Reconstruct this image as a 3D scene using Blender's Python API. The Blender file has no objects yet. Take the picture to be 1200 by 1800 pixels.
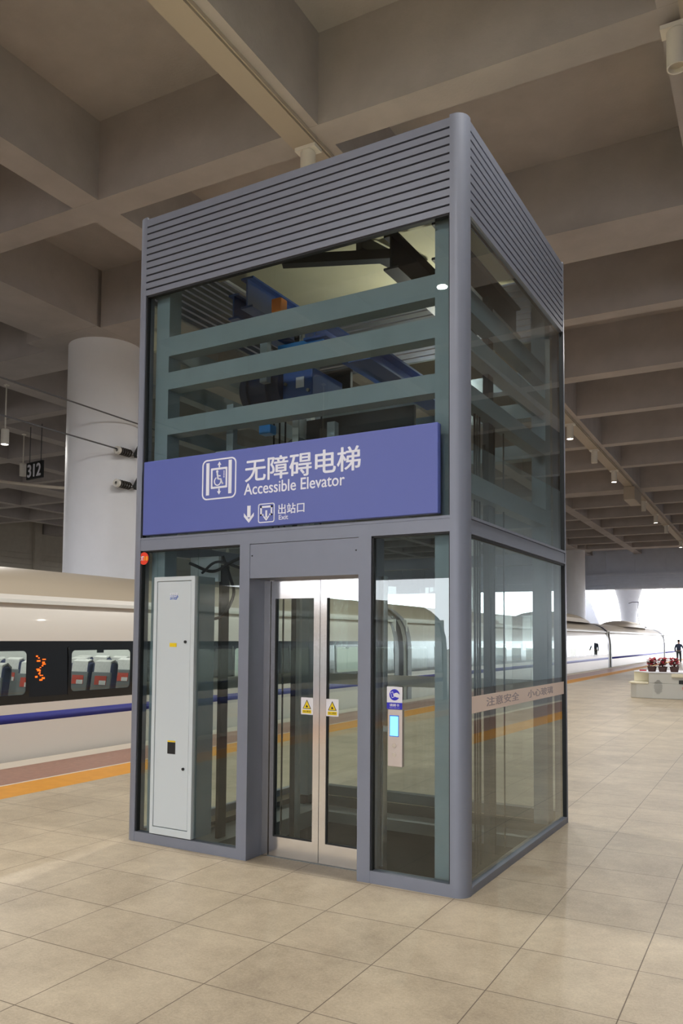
import bpy, bmesh, math, random
from mathutils import Vector, Matrix, Euler

random.seed(7)
SC = bpy.context.scene
COL = SC.collection
PI = math.pi

# ------------------------------------------------------------------ camera
CAM_POS = (1.8397, -4.74, 1.6)
YAW, PITCH, ROLL = -0.5233, 0.0575, 0.0073
cam_data = bpy.data.cameras.new('camera')
cam = bpy.data.objects.new('camera', cam_data)
COL.objects.link(cam)
cy_, sy_ = math.cos(YAW), math.sin(YAW)
cp_, sp_ = math.cos(PITCH), math.sin(PITCH)
fwd = Vector((sy_ * cp_, cy_ * cp_, sp_))
rgt = Vector((cy_, -sy_, 0))
upv = rgt.cross(fwd)
cr_, sr_ = math.cos(ROLL), math.sin(ROLL)
r2 = rgt * cr_ + upv * sr_
u2 = -rgt * sr_ + upv * cr_
mw = Matrix.Identity(4)
for i in range(3):
    mw[i][0], mw[i][1], mw[i][2], mw[i][3] = r2[i], u2[i], -fwd[i], CAM_POS[i]
cam.matrix_world = mw
cam_data.sensor_fit = 'AUTO'
cam_data.sensor_width = 36.0
cam_data.lens = 1413.04 / 1800 * 36.0
cam_data.shift_y = (1040.18 - 900) / 1800
cam_data.clip_end = 1000
SC.camera = cam

# ------------------------------------------------------------------ world and exposure
SKY = 7.0
LAMP_W = 165.0
w = bpy.data.worlds.new('overcast_sky')
SC.world = w
w.use_nodes = True
bg = w.node_tree.nodes['Background']
bg.inputs[0].default_value = (0.91, 0.935, 1.0, 1)
bg.inputs[1].default_value = SKY
vs = SC.view_settings
vs.view_transform = 'Standard'
vs.look = 'None'
vs.gamma = 1.0
vs.exposure = 0.25
vs.use_curve_mapping = False
SC.cycles.max_bounces = 10
SC.cycles.diffuse_bounces = 5
SC.cycles.glossy_bounces = 4
SC.cycles.transparent_max_bounces = 24
SC.cycles.sample_clamp_indirect = 6.0
SC.cycles.caustics_reflective = False
SC.cycles.caustics_refractive = False
SC.cycles.use_denoising = True

TH = 0.028                                   # the platform runs at a slight angle to the lift


def ST(x, y, z=0.0):
    c, s = math.cos(TH), math.sin(TH)
    return Vector((x * c - y * s, x * s + y * c, z))


# ------------------------------------------------------------------ materials
def lin(c):
    c = c / 255.0
    return c / 12.92 if c <= 0.04045 else ((c + 0.055) / 1.055) ** 2.4


def rgb(r, g, b):
    return (lin(r), lin(g), lin(b), 1.0)


def mat(name, col, rough=0.5, metal=0.0, coat=0.0, emit=None, estr=0.0, noise=0.0, nscale=8.0, bump=0.0, bscale=60.0, spec=0.5):
    m = bpy.data.materials.new(name)
    m.use_nodes = True
    nt = m.node_tree
    b = nt.nodes['Principled BSDF']
    b.inputs['Base Color'].default_value = col
    b.inputs['Roughness'].default_value = rough
    b.inputs['Metallic'].default_value = metal
    b.inputs['Coat Weight'].default_value = coat
    b.inputs['Specular IOR Level'].default_value = spec
    if emit:
        b.inputs['Emission Color'].default_value = emit
        b.inputs['Emission Strength'].default_value = estr
    if noise or bump:
        tc = nt.nodes.new('ShaderNodeTexCoord')
    if noise:
        n = nt.nodes.new('ShaderNodeTexNoise')
        n.inputs['Scale'].default_value = nscale
        n.inputs['Detail'].default_value = 6
        n.inputs['Roughness'].default_value = 0.6
        nt.links.new(tc.outputs['Object'], n.inputs['Vector'])
        r = nt.nodes.new('ShaderNodeValToRGB')
        r.color_ramp.elements[0].position = 0.3
        r.color_ramp.elements[1].position = 0.7
        lo, hi = 1 - noise, 1 + noise
        r.color_ramp.elements[0].color = (col[0] * lo, col[1] * lo, col[2] * lo, 1)
        r.color_ramp.elements[1].color = (min(1, col[0] * hi), min(1, col[1] * hi), min(1, col[2] * hi), 1)
        nt.links.new(n.outputs['Fac'], r.inputs['Fac'])
        nt.links.new(r.outputs['Color'], b.inputs['Base Color'])
    if bump:
        n2 = nt.nodes.new('ShaderNodeTexNoise')
        n2.inputs['Scale'].default_value = bscale
        n2.inputs['Detail'].default_value = 4
        nt.links.new(tc.outputs['Object'], n2.inputs['Vector'])
        bp = nt.nodes.new('ShaderNodeBump')
        bp.inputs['Strength'].default_value = bump
        bp.inputs['Distance'].default_value = 0.01
        nt.links.new(n2.outputs['Fac'], bp.inputs['Height'])
        nt.links.new(bp.outputs['Normal'], b.inputs['Normal'])
    return m


def glass(name, tint, refl=1.8, rough=0.0):
    """A clear pane: tinted see-through plus a mirror share that follows Schlick's law on the outer side."""
    m = bpy.data.materials.new(name)
    m.use_nodes = True
    nt = m.node_tree
    for n in list(nt.nodes):
        nt.nodes.remove(n)
    out = nt.nodes.new('ShaderNodeOutputMaterial')
    mix = nt.nodes.new('ShaderNodeMixShader')
    tr = nt.nodes.new('ShaderNodeBsdfTransparent')
    tr.inputs[0].default_value = tint
    gl = nt.nodes.new('ShaderNodeBsdfGlossy')
    gl.inputs['Color'].default_value = (0.95, 1, 0.98, 1)
    gl.inputs['Roughness'].default_value = rough
    geo = nt.nodes.new('ShaderNodeNewGeometry')

    def math_(op, a, bb=None):
        n = nt.nodes.new('ShaderNodeMath')
        n.operation = op
        for k, v in enumerate((a, bb)):
            if v is None:
                continue
            if isinstance(v, (int, float)):
                n.inputs[k].default_value = v
            else:
                nt.links.new(v, n.inputs[k])
        return n.outputs[0]
    dt = nt.nodes.new('ShaderNodeVectorMath')
    dt.operation = 'DOT_PRODUCT'
    nt.links.new(geo.outputs['Incoming'], dt.inputs[0])
    nt.links.new(geo.outputs['Normal'], dt.inputs[1])
    c = math_('ABSOLUTE', dt.outputs['Value'])
    s = math_('POWER', math_('SUBTRACT', 1.0, c), 5.0)
    f = math_('ADD', math_('MULTIPLY', s, 0.96), 0.04)
    f = math_('MULTIPLY', math_('MULTIPLY', f, refl), math_('SUBTRACT', 1.0, geo.outputs['Backfacing']))
    f = math_('MINIMUM', f, 1.0)
    nt.links.new(f, mix.inputs[0])
    nt.links.new(tr.outputs[0], mix.inputs[1])
    nt.links.new(gl.outputs[0], mix.inputs[2])
    nt.links.new(mix.outputs[0], out.inputs['Surface'])
    return m


def tile_mat():
    m = bpy.data.materials.new('granite_tiles')
    m.use_nodes = True
    nt = m.node_tree
    L = nt.links.new
    b = nt.nodes['Principled BSDF']
    tc = nt.nodes.new('ShaderNodeTexCoord')
    sep = nt.nodes.new('ShaderNodeSeparateXYZ')
    L(tc.outputs['Object'], sep.inputs[0])

    def M(op, a, bb=None, cc=None):
        n = nt.nodes.new('ShaderNodeMath')
        n.operation = op
        for k, v in enumerate((a, bb, cc)):
            if v is None:
                continue
            if isinstance(v, (int, float)):
                n.inputs[k].default_value = v
            else:
                L(v, n.inputs[k])
        return n.outputs[0]
    u = M('DIVIDE', M('SUBTRACT', sep.outputs[0], -0.075), 0.58)
    v = M('DIVIDE', M('SUBTRACT', sep.outputs[1], -1.158), 0.572)
    fu, fv = M('FRACT', u), M('FRACT', v)
    du = M('MULTIPLY', M('SUBTRACT', 0.5, M('ABSOLUTE', M('SUBTRACT', fu, 0.5))), 0.58)
    dv = M('MULTIPLY', M('SUBTRACT', 0.5, M('ABSOLUTE', M('SUBTRACT', fv, 0.5))), 0.572)
    d = M('MINIMUM', du, dv)
    mr = nt.nodes.new('ShaderNodeMapRange')
    mr.inputs['From Min'].default_value = 0.0012
    mr.inputs['From Max'].default_value = 0.0036
    L(d, mr.inputs['Value'])
    tid = nt.nodes.new('ShaderNodeCombineXYZ')
    L(M('FLOOR', u), tid.inputs[0])
    L(M('FLOOR', v), tid.inputs[1])
    wn = nt.nodes.new('ShaderNodeTexWhiteNoise')
    wn.noise_dimensions = '3D'
    L(tid.outputs[0], wn.inputs['Vector'])

    def noise(scale, detail=3, rough=0.6):
        n = nt.nodes.new('ShaderNodeTexNoise')
        n.inputs['Scale'].default_value = scale
        n.inputs['Detail'].default_value = detail
        n.inputs['Roughness'].default_value = rough
        L(tc.outputs['Object'], n.inputs['Vector'])
        return n.outputs['Fac']
    n1, n2, n3 = noise(70, 6, 0.9), noise(1.3, 6, 0.7), noise(14, 4)
    val = M('ADD', 0.47, M('MULTIPLY', n1, 0.62))
    val = M('ADD', val, M('MULTIPLY', M('SUBTRACT', n2, 0.5), 0.58))
    val = M('ADD', val, M('MULTIPLY', M('SUBTRACT', n3, 0.5), 0.16))
    val = M('ADD', val, M('MULTIPLY', wn.outputs['Value'], 0.04))
    r = nt.nodes.new('ShaderNodeValToRGB')
    r.color_ramp.elements[0].position = 0.5
    r.color_ramp.elements[0].color = rgb(122, 107, 88)
    r.color_ramp.elements[1].position = 1.15 if False else 1.0
    r.color_ramp.elements[1].color = rgb(209, 194, 169)
    L(val, r.inputs['Fac'])
    mx = nt.nodes.new('ShaderNodeMixRGB')
    mx.inputs[1].default_value = rgb(98, 84, 69)
    L(mr.outputs[0], mx.inputs[0])
    L(r.outputs['Color'], mx.inputs[2])
    L(mx.outputs[0], b.inputs['Base Color'])
    b.inputs['Roughness'].default_value = 0.42
    b.inputs['Specular IOR Level'].default_value = 0.42
    bp = nt.nodes.new('ShaderNodeBump')
    bp.inputs['Strength'].default_value = 0.35
    bp.inputs['Distance'].default_value = 0.004
    L(M('ADD', M('MULTIPLY', mr.outputs[0], 1.0), M('MULTIPLY', n1, 0.25)), bp.inputs['Height'])
    L(bp.outputs['Normal'], b.inputs['Normal'])
    return m


def pit_floor_mat(name, col, cell, joint=0.03):
    """small square pavers"""
    m = mat(name, col, 0.7, noise=0.15, nscale=20)
    return m


MT = {}
MT['tiles'] = tile_mat()
MT['concrete'] = mat('fair_faced_concrete', rgb(173, 168, 167), 0.85, noise=0.10, nscale=1.2, bump=0.25, bscale=25)
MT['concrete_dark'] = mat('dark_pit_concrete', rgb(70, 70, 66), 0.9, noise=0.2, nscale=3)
MT['ballast'] = mat('track_ballast', rgb(120, 115, 108), 0.9, noise=0.3, nscale=25, bump=0.6, bscale=40)
MT['yellow'] = mat('yellow_line_paint', rgb(214, 148, 46), 0.55, noise=0.07, nscale=6)
MT['white_line'] = mat('white_line_paint', rgb(215, 205, 190), 0.6)
MT['pink'] = mat('pink_edge_pavers', rgb(158, 116, 98), 0.38, noise=0.15, nscale=14)
MT['plaster'] = mat('white_column_paint', rgb(232, 234, 240), 0.55, noise=0.02, nscale=2)
MT['fascia'] = mat('blue_grey_fascia', rgb(205, 212, 228), 0.6, noise=0.04, nscale=2)
MT['block'] = mat('block_wall', rgb(186, 180, 168), 0.85, noise=0.06, nscale=3)
MT['grey'] = mat('slate_grey_coated_metal', rgb(128, 133, 147), 0.42, metal=0.15, noise=0.03, nscale=5)
MT['black'] = mat('black_rubber', rgb(22, 24, 27), 0.6)
MT['dark'] = mat('dark_steel', rgb(40, 44, 46), 0.55, metal=0.3)
MT['teal'] = mat('grey_green_steel_paint', rgb(133, 148, 158), 0.5, noise=0.05, nscale=6)
MT['teal_panel'] = mat('blue_grey_panel', rgb(138, 150, 158), 0.45)
MT['cream'] = mat('cream_shaft_roof', rgb(232, 226, 190), 0.7, noise=0.05, nscale=4)
MT['steel'] = mat('brushed_stainless', rgb(228, 226, 226), 0.14, metal=0.92, noise=0.03, nscale=3)
MT['steel_dull'] = mat('dull_galvanised_steel', rgb(150, 154, 154), 0.5, metal=0.6)
MT['sign'] = mat('indigo_sign_film', rgb(90, 102, 178), 0.36, noise=0.02, nscale=2)
MT['white'] = mat('white_film', rgb(238, 240, 250), 0.5)
MT['sticker_white'] = mat('sticker_white', rgb(232, 230, 236), 0.5)
MT['sticker_yellow'] = mat('sticker_yellow', rgb(240, 208, 24), 0.5)
MT['sticker_black'] = mat('sticker_black', rgb(42, 38, 22), 0.6)
MT['sticker_red'] = mat('sticker_red', rgb(240, 62, 32), 0.5)
MT['sticker_blue'] = mat('sticker_blue', rgb(44, 40, 190), 0.5)
MT['amber'] = mat('amber_lettering', rgb(255, 190, 50), 0.5)
MT['cabinet'] = mat('light_grey_cabinet_paint', rgb(204, 213, 218), 0.4)
MT['label_blue'] = mat('nameplate_blue', rgb(96, 122, 200), 0.4)
MT['plate'] = mat('pinkish_stainless_plate', rgb(196, 184, 176), 0.38, metal=0.5)
MT['screen'] = mat('lit_display', rgb(120, 200, 255), 0.3, emit=rgb(120, 205, 255), estr=1.1)
MT['screen_edge'] = mat('display_bezel', rgb(36, 90, 190), 0.4, emit=rgb(40, 90, 220), estr=0.25)
MT['strip'] = mat('peach_glass_film', rgb(246, 226, 212), 0.6)
MT['strip_text'] = mat('grey_film_lettering', rgb(176, 160, 160), 0.6)
MT['blue'] = mat('deep_blue_machine_paint', rgb(32, 82, 156), 0.4)
MT['blue_dark'] = mat('dark_blue_machine_paint', rgb(26, 48, 84), 0.4)
MT['blue_bright'] = mat('bright_blue_paint', rgb(40, 140, 220), 0.4)
MT['orange'] = mat('orange_plastic', rgb(255, 140, 24), 0.45)
MT['train_white'] = mat('train_white_gloss', rgb(214, 209, 201), 0.4, coat=0.15)
MT['train_roof'] = mat('train_roof_beige', rgb(176, 164, 146), 0.45)
MT['train_black'] = mat('train_window_band', rgb(18, 18, 20), 0.14, coat=0.4)
MT['train_blue'] = mat('train_blue_stripe', rgb(28, 36, 140), 0.55)
MT['train_grey'] = mat('train_end_grey', rgb(120, 122, 130), 0.4)
MT['train_inner'] = mat('train_inner_wall', rgb(222, 224, 220), 0.5)
MT['seat'] = mat('seat_blue_cloth', rgb(52, 60, 92), 0.85)
MT['seat_shell'] = mat('seat_grey_shell', rgb(116, 122, 122), 0.5)
MT['cover'] = mat('headrest_cover', rgb(226, 226, 222), 0.85, noise=0.12, nscale=40)
MT['leaflet_red'] = mat('leaflet_red', rgb(200, 70, 48), 0.5)
MT['tray'] = mat('pale_cable_tray', rgb(176, 166, 152), 0.6)
MT['lamp_white'] = mat('lamp_white_housing', rgb(225, 222, 214), 0.45)
MT['lamp_on'] = mat('lit_diffuser', rgb(255, 250, 240), 0.5, emit=(1.0, 0.95, 0.86, 1), estr=26)
MT['lamp_off'] = mat('unlit_diffuser', rgb(190, 182, 168), 0.4)
MT['porcelain'] = mat('insulator_glaze', rgb(70, 66, 62), 0.3)
MT['bench'] = mat('bench_light_grey', rgb(206, 207, 202), 0.5)
MT['bench_cream'] = mat('bench_cream', rgb(238, 232, 208), 0.5)
MT['perf'] = mat('perforation', rgb(128, 128, 126), 0.7)
MT['flower'] = mat('red_petals', rgb(190, 40, 62), 0.7)
MT['leaf'] = mat('dark_foliage', rgb(84, 60, 56), 0.7)
MT['skin'] = mat('skin', rgb(200, 160, 140), 0.6)
MT['jacket'] = mat('navy_jacket', rgb(70, 82, 110), 0.8)
MT['trousers'] = mat('grey_trousers', rgb(80, 90, 96), 0.8)
MT['hair'] = mat('black_hair', rgb(30, 28, 28), 0.6)
MT['glass'] = glass('tinted_lift_glass', (0.865, 0.905, 0.895, 1), 2.0)
MT['door_glass'] = glass('door_glass_tint', (0.87, 0.91, 0.89, 1), 1.8)
MT['train_glass'] = glass('train_window_glass', (0.78, 0.82, 0.82, 1), 1.6)
MT['led'] = mat('orange_led_glow', rgb(255, 100, 20), 0.4, emit=(1, .16, .01, 1), estr=.9)  # glow standing in for an orange reflection on the carriage side
MT['right_paving'] = mat('mauve_grey_paving', rgb(158, 150, 152), 0.5, noise=.08, nscale=3)
MT['panel_wall'] = mat('blue_grey_wall_panels', rgb(170, 186, 200), 0.5, noise=.04, nscale=1)
MT['sill_back'] = mat('dark_grey_green_steel', rgb(78, 88, 90), 0.5)
MT['wire'] = mat('wire_grey', rgb(92, 92, 96), 0.6)
MT['strip_light'] = mat('carriage_light', rgb(255, 250, 240), 0.5, emit=(1, 0.97, 0.9, 1), estr=6)


# ------------------------------------------------------------------ mesh builder
class MB:
    def __init__(s):
        s.v, s.f, s.sm = [], [], []

    def add(s, vs_, fs, smooth=False):
        o = len(s.v)
        s.v += [tuple(p) for p in vs_]
        s.f += [tuple(i + o for i in f) for f in fs]
        s.sm += [smooth] * len(fs)
        return s

    def box(s, x0, x1, y0, y1, z0, z1):
        v = [(x0, y0, z0), (x1, y0, z0), (x1, y1, z0), (x0, y1, z0), (x0, y0, z1), (x1, y0, z1), (x1, y1, z1), (x0, y1, z1)]
        return s.add(v, [(3, 2, 1, 0), (4, 5, 6, 7), (0, 1, 5, 4), (1, 2, 6, 5), (2, 3, 7, 6), (3, 0, 4, 7)])

    def prism(s, poly, a, b, axis='z', smooth=False):
        """poly: 2-D points counter-clockwise seen from +axis; axis y takes (x, z), axis x takes (y, z)."""
        n = len(poly)

        def P(p, t):
            return {'z': (p[0], p[1], t), 'y': (p[0], t, p[1]), 'x': (t, p[0], p[1])}[axis]
        v = [P(p, a) for p in poly] + [P(p, b) for p in poly]
        fs = []
        for i in range(n):
            j = (i + 1) % n
            fs.append((i, j, n + j, n + i))
        flip = axis == 'y'
        caps = [tuple(range(n - 1, -1, -1)), tuple(range(n, 2 * n))]
        if flip:
            fs = [tuple(reversed(f)) for f in fs]
            caps = [tuple(reversed(f)) for f in caps]
        s.add(v, fs, smooth)
        s.add(v, caps, False)
        return s

    def cyl(s, p0, p1, r0, r1=None, n=20, caps=True, smooth=True):
        r1 = r0 if r1 is None else r1
        p0, p1 = Vector(p0), Vector(p1)
        d = (p1 - p0).normalized()
        a = Vector((0, 0, 1)) if abs(d.z) < 0.9 else Vector((1, 0, 0))
        u = d.cross(a).normalized()
        w_ = d.cross(u)
        v = []
        for p, r in ((p0, r0), (p1, r1)):
            for i in range(n):
                t = 2 * PI * i / n
                v.append(p + u * (r * math.cos(t)) + w_ * (r * math.sin(t)))
        s.add(v, [(i, n + i, n + (i + 1) % n, (i + 1) % n) for i in range(n)], smooth)
        if caps:
            s.add(v, [tuple(range(n)), tuple(range(2 * n - 1, n - 1, -1))], False)
        return s

    def tube(s, pts, r, n=8):
        pts = [Vector(p) for p in pts]
        rings = []
        prev = None
        for i, p in enumerate(pts):
            d = (pts[min(i + 1, len(pts) - 1)] - pts[max(i - 1, 0)]).normalized()
            a = prev if prev is not None else (Vector((0, 0, 1)) if abs(d.z) < 0.9 else Vector((1, 0, 0)))
            u = d.cross(a).normalized()
            w_ = u.cross(d).normalized()
            prev = w_
            rings.append([p + u * (r * math.cos(2 * PI * k / n)) + w_ * (r * math.sin(2 * PI * k / n)) for k in range(n)])
        v = [q for ring in rings for q in ring]
        fs = []
        for i in range(len(pts) - 1):
            for k in range(n):
                a, b = i * n + k, i * n + (k + 1) % n
                fs.append((a, b, b + n, a + n))
        fs2 = [tuple(range(n - 1, -1, -1)), tuple(range(len(v) - n, len(v)))]
        s.add(v, fs, True)
        s.add(v, fs2)
        return s

    def rope(s, pts, r, n=8, sub=7):
        P = [Vector(p) for p in pts]
        P = [P[0] * 2 - P[1]] + P + [P[-1] * 2 - P[-2]]
        out = []
        for i in range(1, len(P) - 2):
            a, b, c_, d = P[i - 1], P[i], P[i + 1], P[i + 2]
            for k in range(sub):
                t = k / sub
                out.append(.5 * ((2 * b) + (c_ - a) * t + (2 * a - 5 * b + 4 * c_ - d) * t * t + (3 * b - a - 3 * c_ + d) * t ** 3))
        out.append(P[-2])
        return s.tube(out, r, n)

    def lathe(s, prof, c=(0, 0), n=32):
        """prof: (r, z) from the bottom up, outside face outwards."""
        v = []
        for r, z in prof:
            for i in range(n):
                t = 2 * PI * i / n
                v.append((c[0] + r * math.cos(t), c[1] + r * math.sin(t), z))
        fs = []
        for k in range(len(prof) - 1):
            for i in range(n):
                j = (i + 1) % n
                fs.append((k * n + i, k * n + j, (k + 1) * n + j, (k + 1) * n + i))
        return s.add(v, fs, True)

    def build(s, name, m, parent=None, loc=None, rot=None, bevel=0.0, seg=2):
        me = bpy.data.meshes.new(name)
        me.from_pydata(s.v, [], s.f)
        me.materials.append(m)
        for p, k in zip(me.polygons, s.sm):
            p.use_smooth = k
        bm = bmesh.new()
        bm.from_mesh(me)
        bmesh.ops.remove_doubles(bm, verts=bm.verts, dist=1e-6)
        bm.normal_update()
        if any(s.sm):
            for e in bm.edges:
                if len(e.link_faces) == 2 and e.calc_face_angle(0) > .6:
                    e.smooth = False
        bm.to_mesh(me)
        bm.free()
        o = bpy.data.objects.new(name, me)
        COL.objects.link(o)
        if parent is not None:
            o.parent = parent
        if loc is not None:
            o.location = loc
        if rot is not None:
            o.rotation_euler = rot
        if bevel:
            b = o.modifiers.new('bevel', 'BEVEL')
            b.width = bevel
            b.segments = seg
            b.limit_method = 'ANGLE'
            b.angle_limit = math.radians(50)
        return o


def tag(o, label=None, cat=None, group=None, kind=None):
    if label:
        o['label'] = label
    if cat:
        o['category'] = cat
    if group:
        o['group'] = group
    if kind:
        o['kind'] = kind
    return o


def thing(name, label, cat, loc=(0, 0, 0), rotz=0.0, group=None):
    o = bpy.data.objects.new(name, None)
    COL.objects.link(o)
    o.empty_display_size = 0.1
    o.location = loc
    o.rotation_euler = (0, 0, rotz)
    return tag(o, label, cat, group)


def struct(name, mb, m, rot=True, **k):
    o = mb.build(name, m, rot=(0, 0, TH) if rot else None, **k)
    o['kind'] = 'structure'
    return o


def dup(root, loc, rotz=None, label=None, group=None):
    r = root.copy()
    COL.objects.link(r)
    r.location = loc
    if rotz is not None:
        r.rotation_euler = (0, 0, rotz)
    if label:
        r['label'] = label
    if group:
        r['group'] = group
    for ch in list(root.children):
        c = ch.copy()
        COL.objects.link(c)
        c.parent = r
        for g in list(ch.children):
            d = g.copy()
            COL.objects.link(d)
            d.parent = c
    return r


def text_geo(body, bold=0.0, extr=0.0):
    cu = bpy.data.curves.new('t', 'FONT')
    cu.body = body
    cu.size = 1.0
    cu.offset = bold
    cu.extrude = extr
    cu.resolution_u = 4
    o = bpy.data.objects.new('t', cu)
    COL.objects.link(o)
    dg = bpy.context.evaluated_depsgraph_get()
    me = bpy.data.meshes.new_from_object(o.evaluated_get(dg))
    v = [tuple(p.co) for p in me.vertices]
    f = [tuple(p.vertices) for p in me.polygons]
    bpy.data.objects.remove(o)
    bpy.data.curves.remove(cu)
    bpy.data.meshes.remove(me)
    return v, f


def put_text(mb, body, x0, x1, z0, z1, depth, plane='y', bold=0.0, thick=0.002):
    """lettering fitted into a rectangle. plane y: faces -y at y=depth; plane x: faces +x at x=depth with u along +y."""
    v, f = text_geo(body, 0.0, 0.5)
    if not v:
        return
    if bold:
        o_v, o_f = v, f
        v, f = [], []
        for dx, dz in ((-bold, 0), (bold, 0), (0, -bold * .6), (0, bold * .6)):
            n0 = len(v)
            v += [(p[0] + dx, p[1] + dz, p[2] + .06 * len(v) / len(o_v)) for p in o_v]
            f += [tuple(i + n0 for i in q_) for q_ in o_f]
    ax, bx = min(p[0] for p in v), max(p[0] for p in v)
    az, bz = min(p[1] for p in v), max(p[1] for p in v)
    sx, sz = (x1 - x0) / (bx - ax), (z1 - z0) / (bz - az)
    out = []
    for p in v:
        u, t, e = x0 + (p[0] - ax) * sx, z0 + (p[1] - az) * sz, (p[2] + 0.5) * thick
        out.append((u, depth - e, t) if plane == 'y' else (depth + e, u, t))
    mb.add(out, f)


def rr(x0, x1, z0, z1, r, n=6):
    """rounded rectangle, counter-clockwise"""
    p = []
    for cx, cz, a0 in ((x1 - r, z1 - r, 0), (x0 + r, z1 - r, PI / 2), (x0 + r, z0 + r, PI), (x1 - r, z0 + r, 1.5 * PI)):
        for k in range(n + 1):
            a = a0 + PI / 2 * k / n
            p.append((cx + r * math.cos(a), cz + r * math.sin(a)))
    return p


def ring(mb, outer, inner, y0, y1):
    """flat frame between two outlines of equal length, facing -y at y0 and +y at y1"""
    n = len(outer)
    v = [(p[0], y0, p[1]) for p in outer] + [(p[0], y0, p[1]) for p in inner] + [(p[0], y1, p[1]) for p in outer] + [(p[0], y1, p[1]) for p in inner]
    f = []
    for i in range(n):
        j = (i + 1) % n
        f.append((i, j, n + j, n + i))
        f.append((2 * n + i, 3 * n + i, 3 * n + j, 2 * n + j))
        f.append((i, 2 * n + i, 2 * n + j, j))
        f.append((n + i, n + j, 3 * n + j, 3 * n + i))
    mb.add(v, f)


def flat(mb, pts, y0, y1):
    mb.prism(pts, y0, y1, 'y')


def arc_band(cx, cz, r, w_, a0, a1, n=24):
    o = [(cx + (r + w_ / 2) * math.cos(a0 + (a1 - a0) * k / n), cz + (r + w_ / 2) * math.sin(a0 + (a1 - a0) * k / n)) for k in range(n + 1)]
    i = [(cx + (r - w_ / 2) * math.cos(a0 + (a1 - a0) * k / n), cz + (r - w_ / 2) * math.sin(a0 + (a1 - a0) * k / n)) for k in range(n + 1)]
    return o, i


def add_arc(mb, cx, cz, r, w_, a0, a1, y0, y1, n=24):
    o, i = arc_band(cx, cz, r, w_, a0, a1, n)
    for k in range(n):
        flat(mb, [o[k], o[k + 1], i[k + 1], i[k]], y0, y1)


def bar2(mb, p, q, w_, y0, y1):
    p, q = Vector(p), Vector(q)
    d = (q - p).normalized()
    nrm = Vector((-d.y, d.x)) * (w_ / 2)
    flat(mb, [tuple(p - nrm), tuple(q - nrm), tuple(q + nrm), tuple(p + nrm)], y0, y1)


def arrow(mb, x, z_tip, z_tail, w_, head_w, head_h, y0, y1):
    """straight arrow, tip at z_tip"""
    s = 1 if z_tip > z_tail else -1
    zb = z_tip - s * head_h
    pts = [(x - w_ / 2, z_tail), (x + w_ / 2, z_tail), (x + w_ / 2, zb), (x + head_w / 2, zb), (x, z_tip), (x - head_w / 2, zb), (x - w_ / 2, zb)]
    if s < 0:
        pts = pts[::-1]
    flat(mb, pts, y0, y1)


# ================================================================== THE SETTING
# lift opening in the floor
BX0, BX1, BY0, BY1, BH = -2.86, 0.0, 0.0, 2.53, 5.01
EDGE_L, EDGE_R = -6.86, 4.25
fl = MB()
Y0f, Y1f = -40.0, 75.0
c, s_ = math.cos(-TH), math.sin(-TH)


def inv(x, y):
    return (x * c - y * s_, x * s_ + y * c)


hole = [inv(*p) for p in ((BX0 + .2, .26), (BX1 - .14, .26), (BX1 - .14, BY1 - .14), (BX0 + .2, BY1 - .14))]
out_r = [(-5.0, Y0f), (2.75, Y0f), (2.75, Y1f), (-5.0, Y1f)]
vv = [(p[0], p[1], 0) for p in out_r + hole]
fl.add(vv, [(0, 1, 5, 4), (1, 2, 6, 5), (2, 3, 7, 6), (3, 0, 4, 7)])
fl.box(-5.0, 2.75, Y0f, Y1f, -1.3, -0.9)
struct('floor', fl, MT['tiles'])
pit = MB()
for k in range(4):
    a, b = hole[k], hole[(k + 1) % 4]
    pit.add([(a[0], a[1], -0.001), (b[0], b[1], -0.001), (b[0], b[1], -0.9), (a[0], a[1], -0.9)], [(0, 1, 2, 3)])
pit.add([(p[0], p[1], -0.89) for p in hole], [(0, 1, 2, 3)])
struct('floor_pit', pit, MT['concrete_dark'])


def edge_strip(name, xa, xb, z, m):
    e = MB()
    e.box(min(xa, xb), max(xa, xb), Y0f, Y1f, -0.3, z)
    return struct(name, e, m)


edge_strip('trim_1', -5.0, -5.56, 0.0, MT['yellow'])
edge_strip('trim_2', -5.56, -5.60, 0.001, MT['white_line'])
edge_strip('trim_3', -5.60, -6.48, 0.0, MT['pink'])
edge_strip('trim_4', -6.48, EDGE_L, 0.001, MT['white_line'])
edge_strip('trim_5', 2.75, 3.25, 0.0, MT['yellow'])
edge_strip('trim_6', 3.25, 4.1, 0.0, MT['pink'])
edge_strip('trim_7', 4.1, EDGE_R, 0.001, MT['white_line'])
tb = MB()
tb.box(-200, 200, -200, 260, -1.9, -1.31)
struct('floor_trackbed', tb, MT['ballast'])
pf = MB()
pf.box(EDGE_R, 9.0, -40, 75, -1.3, 0.0)
struct('floor_right', pf, MT['right_paving'])

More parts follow.
